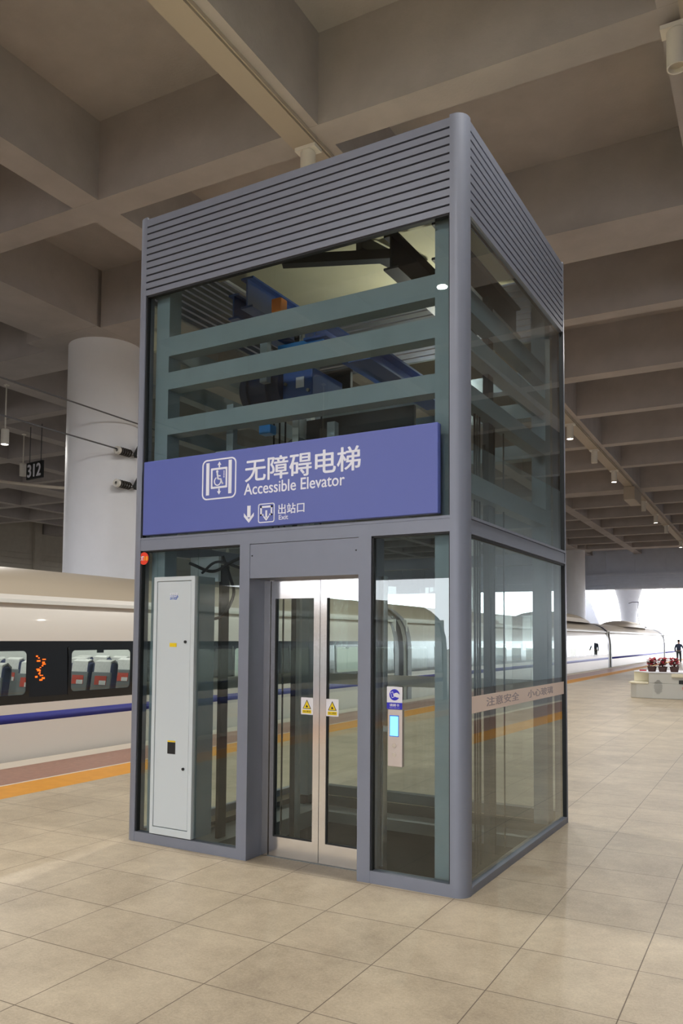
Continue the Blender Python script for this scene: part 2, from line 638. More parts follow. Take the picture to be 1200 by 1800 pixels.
# waffle ceiling
ZS, ZT = 8.0, 9.2
ce = MB()
XA, XB, YA, YB = -39.0, 20.0, -36.0, 58.0
ce.box(XA, XB, YA, YB, ZT, ZT + .3)
cross = [(3.58, 4.03), (7.67, 8.77), (11.2, 11.55), (14.85, 15.3), (18.4, 18.75), (22.2, 22.6), (25.9, 26.3), (30.7, 31.8),
         (34.9, 35.3), (38.6, 39.0), (42.4, 42.8), (46.2, 46.6), (50.0, 50.4), (53.4, 54.6),
         (-0.32, 0.12), (-4.0, -3.56), (-7.7, -7.26), (-11.4, -10.96), (-15.8, -14.7), (-19.3, -18.9), (-23, -22.6), (-26.8, -26.4), (-30.6, -30.2), (-34.4, -34)]
for a, b in cross:
    ce.box(XA, XB, a, b, ZS, ZT)
longs = [(-12.1, -10.5), (-7.44, -6.93), (-3.72, -3.2), (0.77, 1.24), (4.7, 5.15), (8.4, 9.6), (12.6, 13.0), (16.3, 16.7),
         (-15.7, -15.2), (-19.4, -18.9), (-23.2, -22.7), (-27.5, -26.2), (-31.2, -30.8), (-35, -34.6)]
for a, b in longs:
    ce.box(a, b, YA, YB, ZS + .003, ZT)
ce.box(-12.6, -10.5, 7.1, 9.4, ZS - .004, ZT)
ce.box(-10.5, -7.44, 7.2, 7.7, ZS - .002, ZT)
ce.box(-12.6, -10.5, 30.1, 32.4, ZS - .004, ZT)
ce.box(-12.6, -10.0, 52.8, 55.2, ZS - .004, ZT)
struct('ceiling', ce, MT['concrete'])

# far fascia, side walls
wf = MB()
wf.box(XA, XB, 58.0, 58.6, 6.6, ZT)
wf.box(XA, XB, 57.7, 58.6, 5.4, 6.6)
for k in range(5):
    wf.box(XA, XB, 57.62, 57.7, 5.5 + .22 * k, 5.62 + .22 * k)
for k in range(28):
    wf.box(XA + 2.1 * k, XA + 2.1 * k + .08, 57.95, 58.0, 6.6, ZS)
struct('wall_far', wf, MT['fascia'])
wl = MB()
wl.box(-39.6, -39.0, YA, 58, -1.3, ZT)
for k in range(10):
    wl.box(-39.0, -38.96, YA, 58, 5.0 + .34 * k, 5.3 + .34 * k) if k < 6 else None
for k in range(22):
    wl.box(-39.0, -38.8, YA + 4.4 * k, YA + 4.4 * k + .5, 5.0, ZT)
struct('wall_left', wl, MT['block'])
wr = MB()
wr.box(20.0, 20.6, YA, 58, -1.3, ZT)
struct('wall_right', wr, MT['fascia'])
wr = MB()
wr.box(8.0, 8.3, -6, 36.0, 0.0, ZS)
for k in range(20):
    wr.box(7.985, 8.0, -6 + 2.1 * k, -6 + 2.1 * k + 2.06, .02, 3.0)
struct('wall_track', wr, MT['panel_wall'])
vd = MB()
vd.box(XA, XB, 61, 96, 8.6, 9.6)
struct('ceiling_viaduct', vd, MT['concrete'])  # unseen deck, added to shade the train beyond the far opening
wb = MB()
wb.box(XA, XB, YA - .6, YA, 5.0, ZT)
struct('wall_back', wb, MT['fascia'])


# concrete-white columns
def column(x, y, r, label, z1=ZS - .004):
    m_ = MB()
    m_.lathe([(r, -1.31), (r, z1), (0, z1)], (0, 0), 64)
    o = m_.build('column', MT['plaster'], loc=ST(x, y))
    return tag(o, label, 'column', None)


column(-11.35, 8.22, .80, 'big white round column rising behind the near carriage, beside the lift, with wire insulators on it')
column(-11.25, 31.25, .80, 'white round column standing behind the lift, hidden by the lift shaft')
column(-11.05, 54.0, .80, 'white round column far away by the end opening, beside the lift edge')
pc = MB()
pc.lathe([(.75, -1.31), (.75, 3.6), (.80, 4.4), (1.0, 5.6), (1.3, 6.6), (1.3, 8.59)], (0, 0), 32)
tag(pc.build('viaduct_pier', MT['plaster'], loc=ST(-11.3, 80.0)), 'pale flared pier standing in the bright opening beyond the trains', 'pier')
pc = MB()
pc.lathe([(.25, -1.31), (.25, 8.59)], (0, 0), 20)
tag(pc.build('lamp_post', MT['plaster'], loc=ST(-11.3, 110.0)), 'thin pale post standing in the bright opening, right of the flared pier', 'post')
wt = thing('gantry_post', 'pale slanted gantry post with a short arm beside the far white column', 'post', ST(-11.2, 62, -1.31), TH)
pc = MB()
pc.prism([(-1.3, 0), (.35, 0), (.35, 4.3), (-.42, 6.26), (-1.3, 6.26)], 0, .4, 'y')
pc.build('post', MT['plaster'], wt)
pc = MB()
pc.box(-1.2, 1.0, .05, .35, 6.28, 6.7)
pc.build('arm', MT['plaster'], wt)

# ------------------------------------------------------------------ ceiling trays and lamps
def tray(x0, x1, label):
    t = MB()
    t.box(x0, x1, -18, 57, ZS - .07, ZS)
    t.box(x1 + .012, x1 + .03, -18, 57, ZS - .05, ZS)
    return tag(t.build('cable_tray', MT['tray'], rot=(0, 0, TH)), label, 'cable tray')


tray(-3.68, -3.36, 'pale cable tray along the beam above the lift, carrying white cylinder lamps')
tray(.98, 1.22, 'pale cable tray along the beam at upper right, above the unlit lamp')


def lamp(on, loc, label, drop=0.0, power=LAMP_W, light=True):
    t = thing('ceiling_lamp', label, 'lamp', loc, TH, 'white cylinder lamps under the ceiling')
    m_ = MB()
    if drop:
        m_.cyl((0, 0, -drop), (0, 0, 0), .018, n=10)
        m_.box(-.05, .05, -.05, .05, -.03, 0)
    else:
        m_.box(-.15, .15, -.09, .09, -.045, 0)
    m_.build('mount', MT['lamp_white'], t)
    h = MB()
    z = -drop - (.045 if not drop else 0)
    h.lathe([(.085, z - .36), (.10, z - .40), (.10, z), (0, z)][0:0] + [(.086, z - .33), (.086, z - .40), (.10, z - .40), (.10, z - .02), (.085, z), (0.0, z)], (0, 0), 28)
    h.build('housing', MT['lamp_white'], t)
    d = MB()
    zb = z - .385 if on else z - .35
    d.lathe([(0.0, zb), (.086, zb), (.086, zb + .02), (0, zb + .02)], (0, 0), 24)
    d.build('diffuser', MT['lamp_on' if on else 'lamp_off'], t)
    if on and light:
        ld = bpy.data.lights.new('lamp_light', 'AREA')
        ld.shape = 'DISK'
        ld.size = .17
        ld.energy = power
        ld.color = (1.0, 0.965, 0.905)
        lo = bpy.data.objects.new('lamp_light', ld)
        COL.objects.link(lo)
        lo.parent = t
        lo.location = (0, 0, zb - .03)
    return t


line1 = [(-14.9, 1, 'far behind the camera on the lift beam'), (-7.3, 1, 'two bays before the lift on the lift beam'), (.1, 1, 'one bay before the lift on the lift beam'),
         (3.85, 1, 'white cylinder lamp peeping over the top edge of the lift'), (11.4, 1, 'hidden behind the lift top on the lift beam'),
         (18.9, 1, 'lit white cylinder lamp nearest to the right edge of the lift'), (22.5, 0, 'unlit white cylinder lamp between the two nearest lit ones right of the lift'),
         (26.2, 1, 'lit white cylinder lamp second along the tray right of the lift'), (33.8, 0, 'unlit white cylinder lamp beyond the bulky box of the tray right of the lift'),
         (38.0, 1, 'lit white cylinder lamp third along the tray right of the lift, near the picture edge'), (42.4, 0, 'small unlit white lamp last along the tray at the picture edge'),
         (50, 1, 'tiny lit lamp far down the tray outside the picture edge')]
for y, on, lab in line1:
    if not lab.endswith(('edge of the lift', 'lift', 'edge')) or 'lamp' not in lab:
        lab = 'white cylinder lamp ' + lab
    lamp(on, ST(-3.5, y, ZS - .07), lab)
lamp(0, ST(.93, 3.83, ZS - .07), 'large unlit white cylinder lamp hanging at the upper right corner')
for y, on, lab in ((-7.3, 1, 'behind the camera on the right beam'), (-.1, 1, 'above the camera on the right beam'), (11.4, 1, 'right of the lift, outside the picture on the right beam'), (22, 1, 'far right outside the picture on the right beam')):
    lamp(on, ST(.93, y, ZS - .07), 'white cylinder lamp ' + lab)
lamp(1, ST(-15.45, 8.9, ZS), 'lit pendant lamp hung on a rod beyond the train, high beside the white column', drop=1.15, power=200)
lamp(1, ST(-30.95, 20.9, ZS), 'small lit pendant lamp far beyond the train near the block wall', drop=1.15, power=200)
lamp(0, ST(-19.2, 12.6, ZS), 'unlit pendant lamp beyond the train beside the hanging number sign', drop=.95)
for x, y in ((-15.45, 24), (-15.45, -4), (-27, 4), (-27, 34), (-8.9, -12), (-19.2, 38), (-34, 40), (-34, 16), (-27, 16)):  # unseen pendants, added to brighten the left wall and column
    lamp(1, ST(x, y, ZS), 'lit pendant lamp over the far tracks, outside the picture', drop=1.15, power=260)['group'] = 'pendant lamps outside the picture'

jb = MB()
jb.box(-.22, .22, -.9, .9, -.55, 0)
tag(jb.build('junction_box', MT['tray'], loc=ST(-3.5, 30.6, ZS - .07), rot=(0, 0, TH), bevel=.02), 'bulky pale box on the cable tray between the lamps right of the lift', 'box')

# hanging number sign beyond the train
t = thing('hanging_sign', 'small dark hanging sign with white numbers beyond the train, left of the white column', 'sign', ST(-18.0, 12.05, 6.62), TH - .15)
m_ = MB()
m_.box(-.42, .42, -.03, .03, -.26, .26)
m_.build('board', MT['dark'], t)
m_ = MB()
put_text(m_, '312', -.36, .36, -.2, .2, -.031, 'y', .03, .01)
m_.build('lettering', MT['white'], t)
for x in (-.3, .3):
    m_ = MB()
    m_.cyl((x, 0, .26), (x, 0, ZS - 6.62), .015, n=8)
    m_.build('hanger', MT['wire'], t)
# conduits beyond
m_ = MB()
m_.rope([(-20.5, 10.3, 6.5), (-19.5, 11.2, 6.35), (-17.2, 12.2, 6.05), (-16.5, 12.8, 6.1)], .05)
m_.cyl((-20.5, 10.3, 6.5), (-20.5, 10.3, 8.0), .03)
m_.cyl((-16.5, 12.8, 6.1), (-16.5, 12.8, 8.0), .03)
tag(m_.build('conduit', MT['tray'], rot=(0, 0, TH)), 'pale bent conduit hung below the number sign beyond the train', 'pipe')


# insulators and catenary wires on the big column
def insulator(z, label):
    t = thing('wire_insulator', label, 'insulator', ST(-10.42, 7.9, z), TH, None)
    a, b = Vector((0, -.24, 0)), Vector((0, .24, 0))
    d = (b - a)
    m_ = MB()
    for k in range(5):
        p = a + d * (.22 + .14 * k)
        m_.cyl(p, p + d * .09, .085, .07, 18)
    m_.cyl(a, b, .035, n=10)
    m_.build('ribbed_body', MT['porcelain'], t)
    m_ = MB()
    m_.cyl(a, a + d * .14, .085, n=16)
    m_.build('end_cap', MT['lamp_white'], t)
    m_ = MB()
    m_.cyl(b, (0, .45, .05), .03, n=10)
    m_.prism([(.30, .0), (.50, -.06), (.56, .14), (.44, .24)], -.05, .03, 'x')
    m_.box(-.12, -.02, .42, .50, -.02, .06)
    m_.build('bracket', MT['dark'], t)
    return t


insulator(5.52, 'upper ribbed wire insulator on the side of the big white column')
insulator(4.82, 'lower ribbed wire insulator on the side of the big white column')


def wire(p, q, label, r=.014):
    m_ = MB()
    m_.tube([p, q], r, 8)
    return tag(m_.build('overhead_wire', MT['wire']), label, 'wire')


# ------------------------------------------------------------------ the train
TX = -6.97           # side face


def prof_x(z):
    """half-width loss of the body side at height z"""
    pts = [(-1.0, .10), (-.6, .02), (0, 0), (1.3, 0), (1.62, .03), (1.9, .10), (2.15, .24), (2.35, .48), (2.5, .80), (2.6, 1.2), (2.64, 1.66)]
    for (a, xa), (b, xb) in zip(pts, pts[1:]):
        if a <= z <= b:
            return xa + (xb - xa) * (z - a) / (b - a)
    return pts[-1][1]


def skin(mb, zs, y0, y1, thick=.03, off=0.0, sides=(1, -1)):
    """strip of the body shell between heights zs, near side (+1) and far side (-1)"""
    W = 3.32
    for sd in sides:
        vs_, fs = [], []
        for z in zs:
            xo = -prof_x(z) + off
            x = xo if sd == 1 else -W - xo
            xi = x - thick * sd
            vs_ += [(x, y0, z), (x, y1, z), (xi, y0, z), (xi, y1, z)]
        n = len(zs)
        for k in range(n - 1):
            a, b = 4 * k, 4 * (k + 1)
            q = [(a, a + 1, b + 1, b), (a + 2, b + 2, b + 3, a + 3), (a, b, b + 2, a + 2), (a + 1, a + 3, b + 3, b + 1)]
            if sd == -1:
                q = [tuple(reversed(f)) for f in q]
            fs += q
        mb.add(vs_, fs, True)
        e = 4 * (n - 1)
        mb.add(vs_, [(0, 2, 3, 1), (e, e + 1, e + 3, e + 2)], False)


WIN_P, WIN_W = 1.93, 1.25


def carriage(y0, length, label, first_win, n_win, seats=False):
    t = thing('train_carriage', label, 'train carriage', ST(TX, y0, 0), TH, 'carriages of the white train')
    L = length
    m_ = MB()
    skin(m_, [-1.0, -.6, -.2, 0, .47], 0, L)
    skin(m_, [.585, .71], 0, L)
    skin(m_, [1.53, 1.62, 1.76, 1.9, 2.03, 2.15], 0, L)
    m_.build('body_shell', MT['train_white'], t)
    m_ = MB()
    skin(m_, [.47, .585], 0, L, off=.001)
    m_.build('blue_stripe', MT['train_blue'], t)
    m_ = MB()
    skin(m_, [2.15, 2.25, 2.35, 2.43, 2.5, 2.56, 2.6, 2.63, 2.64], 0, L)
    m_.build('roof', MT['train_roof'], t)
    # window band: black frames round openings
    wins = [first_win + WIN_P * k for k in range(n_win)]
    m_ = MB()
    skin(m_, [.71, .79], 0, L)
    skin(m_, [1.44, 1.53], 0, L)
    edges = [0.0] + [v for w_ in wins for v in (w_, w_ + WIN_W)] + [L]
    for k in range(0, len(edges), 2):
        if edges[k + 1] - edges[k] > .01:
            skin(m_, [.79, 1.44], edges[k], edges[k + 1])
    m_.build('window_band', MT['train_black'], t)
    for w_ in wins:
        for sd in (1, -1):
            g = MB()
            x = -.012 if sd == 1 else -3.308
            g.box(x - .006, x + .006, w_, w_ + WIN_W, .79, 1.44)
            g.build('window_pane', MT['train_glass'], t)
        if seats:
            g = MB()
            g.box(-.04, -.02, w_ + .02, w_ + WIN_W - .02, .79, .812)
            g.build('window_sill', MT['train_inner'], t)
            g = MB()
            ring(g, rr(w_ - .01, w_ + WIN_W + .01, .78, 1.45, .02), rr(w_ + .045, w_ + WIN_W - .045, .83, 1.40, .06), -.004, .0)
            g.v = [(-p[1], p[0], p[2]) for p in g.v]
            g.build('window_frame', MT['train_black'], t)
            if True:
                g = MB()
                g.box(-.05, -.03, w_ + WIN_W * .5 - .06, w_ + WIN_W * .5 + .06, 1.36, 1.44)
                g.build('blind_handle', MT['train_black'], t)
    m_ = MB()
    m_.box(-3.2, -.1, .05, L - .05, -.2, -.05)
    m_.box(-3.2, -.1, .05, L - .05, 2.03, 2.08)
    m_.box(-3.26, -.06, .02, .08, -.2, 2.1)
    m_.box(-3.26, -.06, L - .08, L - .02, -.2, 2.1)
    if not seats:
        m_.box(-2.2, -2.1, .1, L - .1, -.05, 2.03)
    m_.build('interior_lining', MT['train_inner'], t)
    if seats:
        m_ = MB()
        m_.box(-3.29, -3.27, .1, L - .1, .7, 1.55)
        m_.build('far_wall_lining', MT['train_inner'], t)
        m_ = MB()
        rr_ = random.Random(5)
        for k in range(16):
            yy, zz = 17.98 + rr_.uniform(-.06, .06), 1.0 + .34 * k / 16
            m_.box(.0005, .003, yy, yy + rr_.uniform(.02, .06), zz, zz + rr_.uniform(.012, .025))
        m_.build('side_display', MT['led'], t)  # glowing patches imitate an orange reflection on the black window band
        for x in (-.9, -2.4):
            m_ = MB()
            m_.box(x - .12, x + .12, .3, L - .3, 2.0, 2.028)
            m_.build('ceiling_light_strip', MT['strip_light'], t)
    # end hoops and bellows
    for a, b in ((-.02, .22), (L - .22, L + .02)):
        m_ = MB()
        skin(m_, [-1.0, -.6, -.2, 0, .7, 1.3, 1.62, 1.76, 1.9, 2.03, 2.15, 2.25, 2.35, 2.43, 2.5, 2.56, 2.6, 2.64], a, b, off=.012)
        m_.build('end_hoop', MT['train_grey'], t)
    m_ = MB()
    skin(m_, [-.8, -.2, 0, .7, 1.3, 1.62, 1.76, 1.9, 2.03, 2.15, 2.25, 2.35, 2.43, 2.5, 2.56, 2.6, 2.64], L + .02, L + .62, off=-.12)
    m_.build('gangway_bellows', MT['dark'], t)
    return t


GAP = .64
# window grid: one window starts at y=3.30
y_start = -15.2
fw_ = (3.30 - y_start) % WIN_P
if fw_ < .8:
    fw_ += WIN_P
CAR1 = carriage(y_start, 29.6, 'nearest white carriage, seats seen through its windows, left of the lift', fw_, int((29.6 - fw_ - .8) / WIN_P), True)
carriage(15.04, 29.4, 'white carriage right of the lift, up to the first dark joint', 1.9, 13)
carriage(45.08, 25.6, 'white carriage between the two dark joints, left of the flower pots', 1.9, 11)
CAR4 = carriage(71.32, 25.6, 'far white carriage beyond the second dark joint, behind the walking person', 1.9, 11)



def roof_pod(y, ln, label):
    m_ = MB()
    n = 14
    prof = [(-1.15, -.12), (-1.05, .10), (-.7, .30), (-.3, .38), (.3, .38), (.7, .30), (1.05, .10), (1.15, -.12)]
    vs_, fs = [], []
    for k in range(n + 1):
        u = -1 + 2 * k / n
        sc = max(.04, (1 - abs(u) ** 3)) ** .6
        for p in prof:
            vs_.append((p[0] * (.6 + .4 * sc), u * ln / 2, -.12 + (p[1] + .12) * sc))
    q_ = len(prof)
    for k in range(n):
        for i in range(q_ - 1):
            a = k * q_ + i
            fs.append((a, a + q_, a + q_ + 1, a + 1))
    m_.add(vs_, fs, True)
    m_.add(vs_, [tuple(range(q_)), tuple(range((n + 1) * q_ - 1, n * q_ - 1, -1))])
    o = m_.build('roof_pod', MT['train_roof'], loc=ST(TX - 1.66, y, 2.66), rot=(0, 0, TH))
    return tag(o, label, 'roof unit')


roof_pod(38.0, 11, 'low grey pod on the carriage roof, nearest beside the lift edge')
roof_pod(60.0, 12, 'low grey pod on the second carriage roof, in front of the flared pier')
t = thing('pantograph', 'folded current collector arm on the far carriage roof, before the flared pier', 'current collector', ST(TX - 1.66, 67.7, 2.64), TH)
m_ = MB()
m_.tube([(0, 1.2, .1), (0, -.3, 1.0), (0, .2, 2.2)], .035)
m_.build('arm', MT['wire'], t)
m_ = MB()
m_.tube([(-.8, .2, 2.12), (-.5, .2, 2.22), (.5, .2, 2.22), (.8, .2, 2.12)], .03)
m_.build('head', MT['wire'], t)
m_ = MB()
m_.box(-.5, .5, .6, 1.6, .0, .14)
m_.build('base', MT['dark'], t)

# seats in the nearest carriage (fixed to it, so parts of it)
seat0 = None
for iy in range(0, 6):
    for x in (-.42, -.90, -1.98, -2.45, -2.90):
        loc = (x, 1.35 + .98 * iy - y_start, 0)
        if seat0 is None:
            m_ = MB()
            m_.prism([(-.02, .38), (.10, .38), (.20, 1.16), (.16, 1.20), (.08, 1.18)], -.215, .215, 'x')
            seat0 = m_.build('seat', MT['seat'], CAR1, loc=loc, bevel=.03)
            m_ = MB()
            m_.box(-.22, .22, .08, .56, .30, .44)
            m_.build('seat_cushion', MT['seat'], seat0, bevel=.03)
            m_ = MB()
            m_.prism([(-.045, .35), (-.02, .35), (.075, 1.05), (.05, 1.05)], -.2, .2, 'x')
            m_.build('back_shell', MT['seat_shell'], seat0, bevel=.01)
            m_ = MB()
            m_.prism([(.058, 1.03), (.075, 1.03), (.10, 1.19), (.165, 1.215), (.215, 1.17), (.205, 1.0), (.225, 1.0), (.232, 1.18), (.17, 1.240), (.084, 1.210)], -.165, .165, 'x')
            m_.build('headrest_cover', MT['cover'], seat0)
            m_ = MB()
            m_.prism([(.017, .86), (.023, .86), (.043, .995), (.037, .995)], -.12, .12, 'x')
            m_.build('leaflet', MT['leaflet_red'], seat0)
            m_ = MB()
            m_.prism([(.0155, .862), (.0165, .862), (.0255, .925), (.0245, .925)], -.02, .115, 'x')
            m_.build('leaflet_picture', MT['cover'], seat0)
            m_ = MB()
            m_.cyl((0, .25, -.05), (0, .25, .3), .05, n=12)
            m_.build('pedestal', MT['dark'], seat0)
        else:
            c_ = seat0.copy()
            COL.objects.link(c_)
            c_.location = loc
            for ch in list(seat0.children):
                d = ch.copy()
                COL.objects.link(d)
                d.parent = c_

# wires, given in world space beside the column
wire(ST(-10.42, -9, 6.22), ST(-10.42, 26, 6.22), 'upper thin wire stretched across the big white column', .016)
wire(ST(-10.42, -9, 5.545), ST(-10.42, 7.66, 5.545), 'lower thin wire running to the upper insulator on the big white column', .016)

# ================================================================== THE LIFT
LIFT = thing('elevator_shaft', 'grey framed glass lift shaft standing in the middle of the platform', 'elevator', (0, 0, 0))
R_ = .085


def corner_col(cx, cy, sx, sy):
    """square post with the outer corner rounded; sx, sy point outwards"""
    cw, n = .105, 8
    pts = [(0, 0), (cw, 0)]
    arc = [(cw - R_ + R_ * math.cos(a), cw - R_ + R_ * math.sin(a)) for a in [PI / 2 * k / n for k in range(n + 1)]]
    pts = [(0, 0), (cw, 0)] + arc + [(0, cw)]
    pts = [(cx + sx * (p[0] - cw), cy + sy * (p[1] - cw)) for p in pts]
    if sx * sy < 0:
        pts = pts[::-1]
    m_ = MB()
    n2 = len(pts)
    v = [(p[0], p[1], 0) for p in pts] + [(p[0], p[1], BH + .02) for p in pts]
    fs = []
    for i in range(n2):
        j = (i + 1) % n2
        m_.add([v[i], v[j], v[n2 + j], v[n2 + i]], [(0, 1, 2, 3)], True)
    m_.add(v, [tuple(range(n2 - 1, -1, -1)), tuple(range(n2, 2 * n2))])
    return m_.build('corner_column', MT['grey'], LIFT)


def shade_auto(o, ang=40):
    me = o.data
    bm = bmesh.new()
    bm.from_mesh(me)
    for e in bm.edges:
        if len(e.link_faces) == 2 and e.calc_face_angle(0) > math.radians(ang):
            e.smooth = False
    bm.to_mesh(me)
    bm.free()


for cx, cy, sx, sy in ((BX1, BY0, 1, -1), (BX0, BY0, -1, -1), (BX1, BY1, 1, 1), (BX0, BY1, -1, 1)):
    shade_auto(corner_col(cx, cy, sx, sy))

LX0, LX1 = BX0 + .105, BX1 - .105        # between the columns
LY0, LY1 = BY0 + .105, BY1 - .105
ZL, ZTR0, ZTR1 = 4.372, 2.283, 2.387     # louvre bottom, transom


def louvres(name, along, fixed, a0, a1, outward):
    """eleven slats; along 'x' or 'y', fixed is the outer face coordinate, outward its sign"""
    m_ = MB()
    n = 11
    pitch = (BH - ZL) / n
    for k in range(n):
        zb = ZL + pitch * k
        h = pitch - ((.015 if along == 'x' else .018) if k < n - 1 else 0)
        for dz0, dz1, dd in ((0, h, .034),):
            # slat leans: bottom edge proud, top edge set back
            prof = [(0.002, zb), (.034, zb), (.034, zb + h), (.0, zb + h)]
            pts = [(fixed - outward * p[0], p[1]) for p in prof]
            if along == 'x':
                poly = pts
                sgn = outward
                if sgn < 0:
                    poly = poly[::-1]
                m_.prism([(p[0], p[1]) for p in poly][::-1] if False else poly, a0, a1, 'x')
            else:
                poly = pts
                if outward > 0:
                    poly = poly[::-1]
                m_.prism(poly, a0, a1, 'y')
    o = m_.build('louvre_panel', MT['grey'], LIFT)
    bm = bmesh.new()
    bm.from_mesh(o.data)
    bmesh.ops.recalc_face_normals(bm, faces=bm.faces)
    bm.to_mesh(o.data)
    bm.free()
    return o


louvres('f', 'x', BY0, LX0, LX1, -1)
louvres('b', 'x', BY1, LX0, LX1, 1)
louvres('r', 'y', BX1, LY0, LY1, 1)
louvres('l', 'y', BX0, LY0, LY1, -1)
m_ = MB()
m_.box(LX0, LX1, BY0 + .06, BY0 + .066, ZL + .01, BH - .01)
m_.box(BX1 - .066, BX1 - .06, LY0, LY1, ZL + .01, BH - .01)
m_.build('louvre_backing', MT['black'], LIFT)
m_ = MB()
m_.box(BX0 + .06, BX1 - .06, BY0 + .06, BY1 - .06, BH - .05, BH - .02)
m_.box(BX0 + .06, BX1 - .06, BY0 + .9, BY0 + 1.0, BH - .12, BH - .05)
m_.build('shaft_roof', MT['cream'], LIFT)


def lpart(name, m, *boxes, bevel=0.0):
    q = MB()
    for b in boxes:
        q.box(*b)
    return q.build(name, m, LIFT, bevel=bevel)


# transoms with a thin groove, sills
lpart('transom', MT['grey'], (LX0, LX1, BY0 + .002, .06, ZTR0, ZTR1 - .022), (LX0, LX1, BY0 + .006, .06, ZTR1 - .022, ZTR1 - .018), (LX0, LX1, BY0 + .002, .06, ZTR1 - .018, ZTR1))
lpart('transom', MT['grey'], (BX1 - .06, BX1 - .002, LY0, LY1, ZTR0, ZTR1 - .024), (BX1 - .06, BX1 - .008, LY0, LY1, ZTR1 - .024, ZTR1 - .019), (BX1 - .06, BX1 + .004, LY0, LY1, ZTR1 - .019, ZTR1),
      (BX1 - .06, BX1 + .004, LY0, LY1, ZTR0 - .012, ZTR0))
lpart('transom', MT['grey'], (LX0, LX1, BY1 - .06, BY1, ZTR0, ZTR1))
lpart('transom', MT['grey'], (BX0, BX0 + .06, LY0, LY1, ZTR0, ZTR1))
lpart('sill', MT['grey'], (LX0, -1.763, BY0 + .002, .07, 0, .076))
lpart('sill', MT['grey'], (-.668, LX1, BY0 + .002, .07, 0, .08))
lpart('sill', MT['grey'], (BX1 - .06, BX1 - .002, LY0, LY1, 0, .045), (BX1 - .06, BX1 + .004, LY0, LY1, .045, .055))
lpart('sill', MT['sill_back'], (LX0, LX1, BY1 - .1, BY1, -.05, .09))
lpart('sill', MT['grey'], (BX0, BX0 + .06, LY0, LY1, 0, .06))
# entrance
lpart('mullion', MT['grey'], (-1.763, -1.672, BY0, .19, 0, ZTR0))
lpart('mullion', MT['grey'], (-.764, -.668, BY0, .19, 0, ZTR0))
lpart('header_panel', MT['grey'], (-1.672, -.764, BY0 + .004, .03, 2.03, ZTR0 - .004), (-1.672, -.764, .03, .22, 2.03, 2.05))
lpart('header_screw', MT['dark'], (-1.658, -1.648, BY0 + .001, BY0 + .005, 2.19, 2.2), (-.79, -.78, BY0 + .001, BY0 + .005, 2.19, 2.2))
lpart('door_jamb', MT['steel'], (-1.672, -1.618, .19, .25, 0, 2.04), (-.79, -.764, .19, .25, 0, 2.04), (-1.672, -.764, .215, .25, 2.022, 2.06))
lpart('threshold', MT['steel_dull'], (-1.672, -.764, .19, .30, -.02, .004))


def leaf(x0, x1, gx0, gx1, name='landing_door'):
    y0, y1 = .20, .235
    z0, z1, gz0, gz1 = .006, 2.02, .147, 1.888
    q = MB()
    q.box(x0, gx0, y0, y1, z0, z1)
    q.box(gx1, x1, y0, y1, z0, z1)
    q.box(gx0, gx1, y0, y1, z0, gz0)
    q.box(gx0, gx1, y0, y1, gz1, z1)
    d = q.build(name, MT['steel'], LIFT)
    q = MB()
    q.box(gx0, gx1, y0 + .012, y0 + .022, gz0, gz1)
    q.build('door_glass', MT['door_glass'], d)
    q = MB()
    g = .008
    q.box(gx0, gx0 + g, y0 + .004, y0 + .03, gz0, gz1)
    q.box(gx0, gx1, y0 + .004, y0 + .03, gz0, gz0 + g)
    q.build('glass_seal', MT['black'], d)
    return d


leaf(-1.612, -1.188, -1.578, -1.240)
leaf(-1.183, -.790, -1.130, -.802)
# glass panes
GY = (.030, .042)
for b in ((LX0, LX1, GY[0], GY[1], ZTR1, ZL),):
    lpart('glass_pane', MT['glass'], b)
CX0, CX1, CZ1 = -2.600, -2.185, 2.067
lpart('glass_pane', MT['glass'], (LX0, CX0, GY[0], GY[1], .076, ZTR0), (CX1, -1.763, GY[0], GY[1], .076, ZTR0), (CX0, CX1, GY[0], GY[1], CZ1, ZTR0))
lpart('glass_pane', MT['glass'], (-.668, LX1, GY[0], GY[1], .08, ZTR0))
lpart('glass_pane', MT['glass'], (BX1 - .03, BX1 - .018, LY0, LY1, ZTR1, ZL))
lpart('glass_pane', MT['glass'], (BX1 - .03, BX1 - .018, LY0, LY1, .055, ZTR0))
lpart('glass_pane', MT['glass'], (LX0, LX1, BY1 - .04, BY1 - .028, ZTR1, ZL))
lpart('glass_pane', MT['glass'], (LX0, LX1, BY1 - .04, BY1 - .028, .09, ZTR0))
lpart('glass_pane', MT['glass'], (BX0 + .018, BX0 + .03, LY0, LY1, ZTR1, ZL))
lpart('glass_pane', MT['glass'], (BX0 + .018, BX0 + .03, LY0, LY1, .06, ZTR0))
# black gaskets round the front panes
lpart('gasket', MT['black'], (LX0, LX0 + .012, .012, .05, ZTR1, ZL), (LX0, LX0 + .012, .012, .05, .076, ZTR0), (LX1 - .01, LX1, .012, .05, ZTR1, ZL), (LX1 - .01, LX1, .012, .05, .08, ZTR0),
      (LX0, LX1, .012, .05, ZL - .012, ZL), (-.668, -.656, .012, .05, .08, ZTR0), (-.668, LX1, .012, .05, ZTR0 - .012, ZTR0), (LX0, -1.763, .012, .05, ZTR0 - .01, ZTR0))
lpart('gasket', MT['black'], (BX1 - .05, BX1 - .004, LY0, LY0 + .012, .055, ZL), (BX1 - .05, BX1 - .002, LY1 - .02, LY1, .055, ZL), (BX1 - .05, BX1 - .006, LY0, LY1, ZTR0 - .03, ZTR0 - .012))
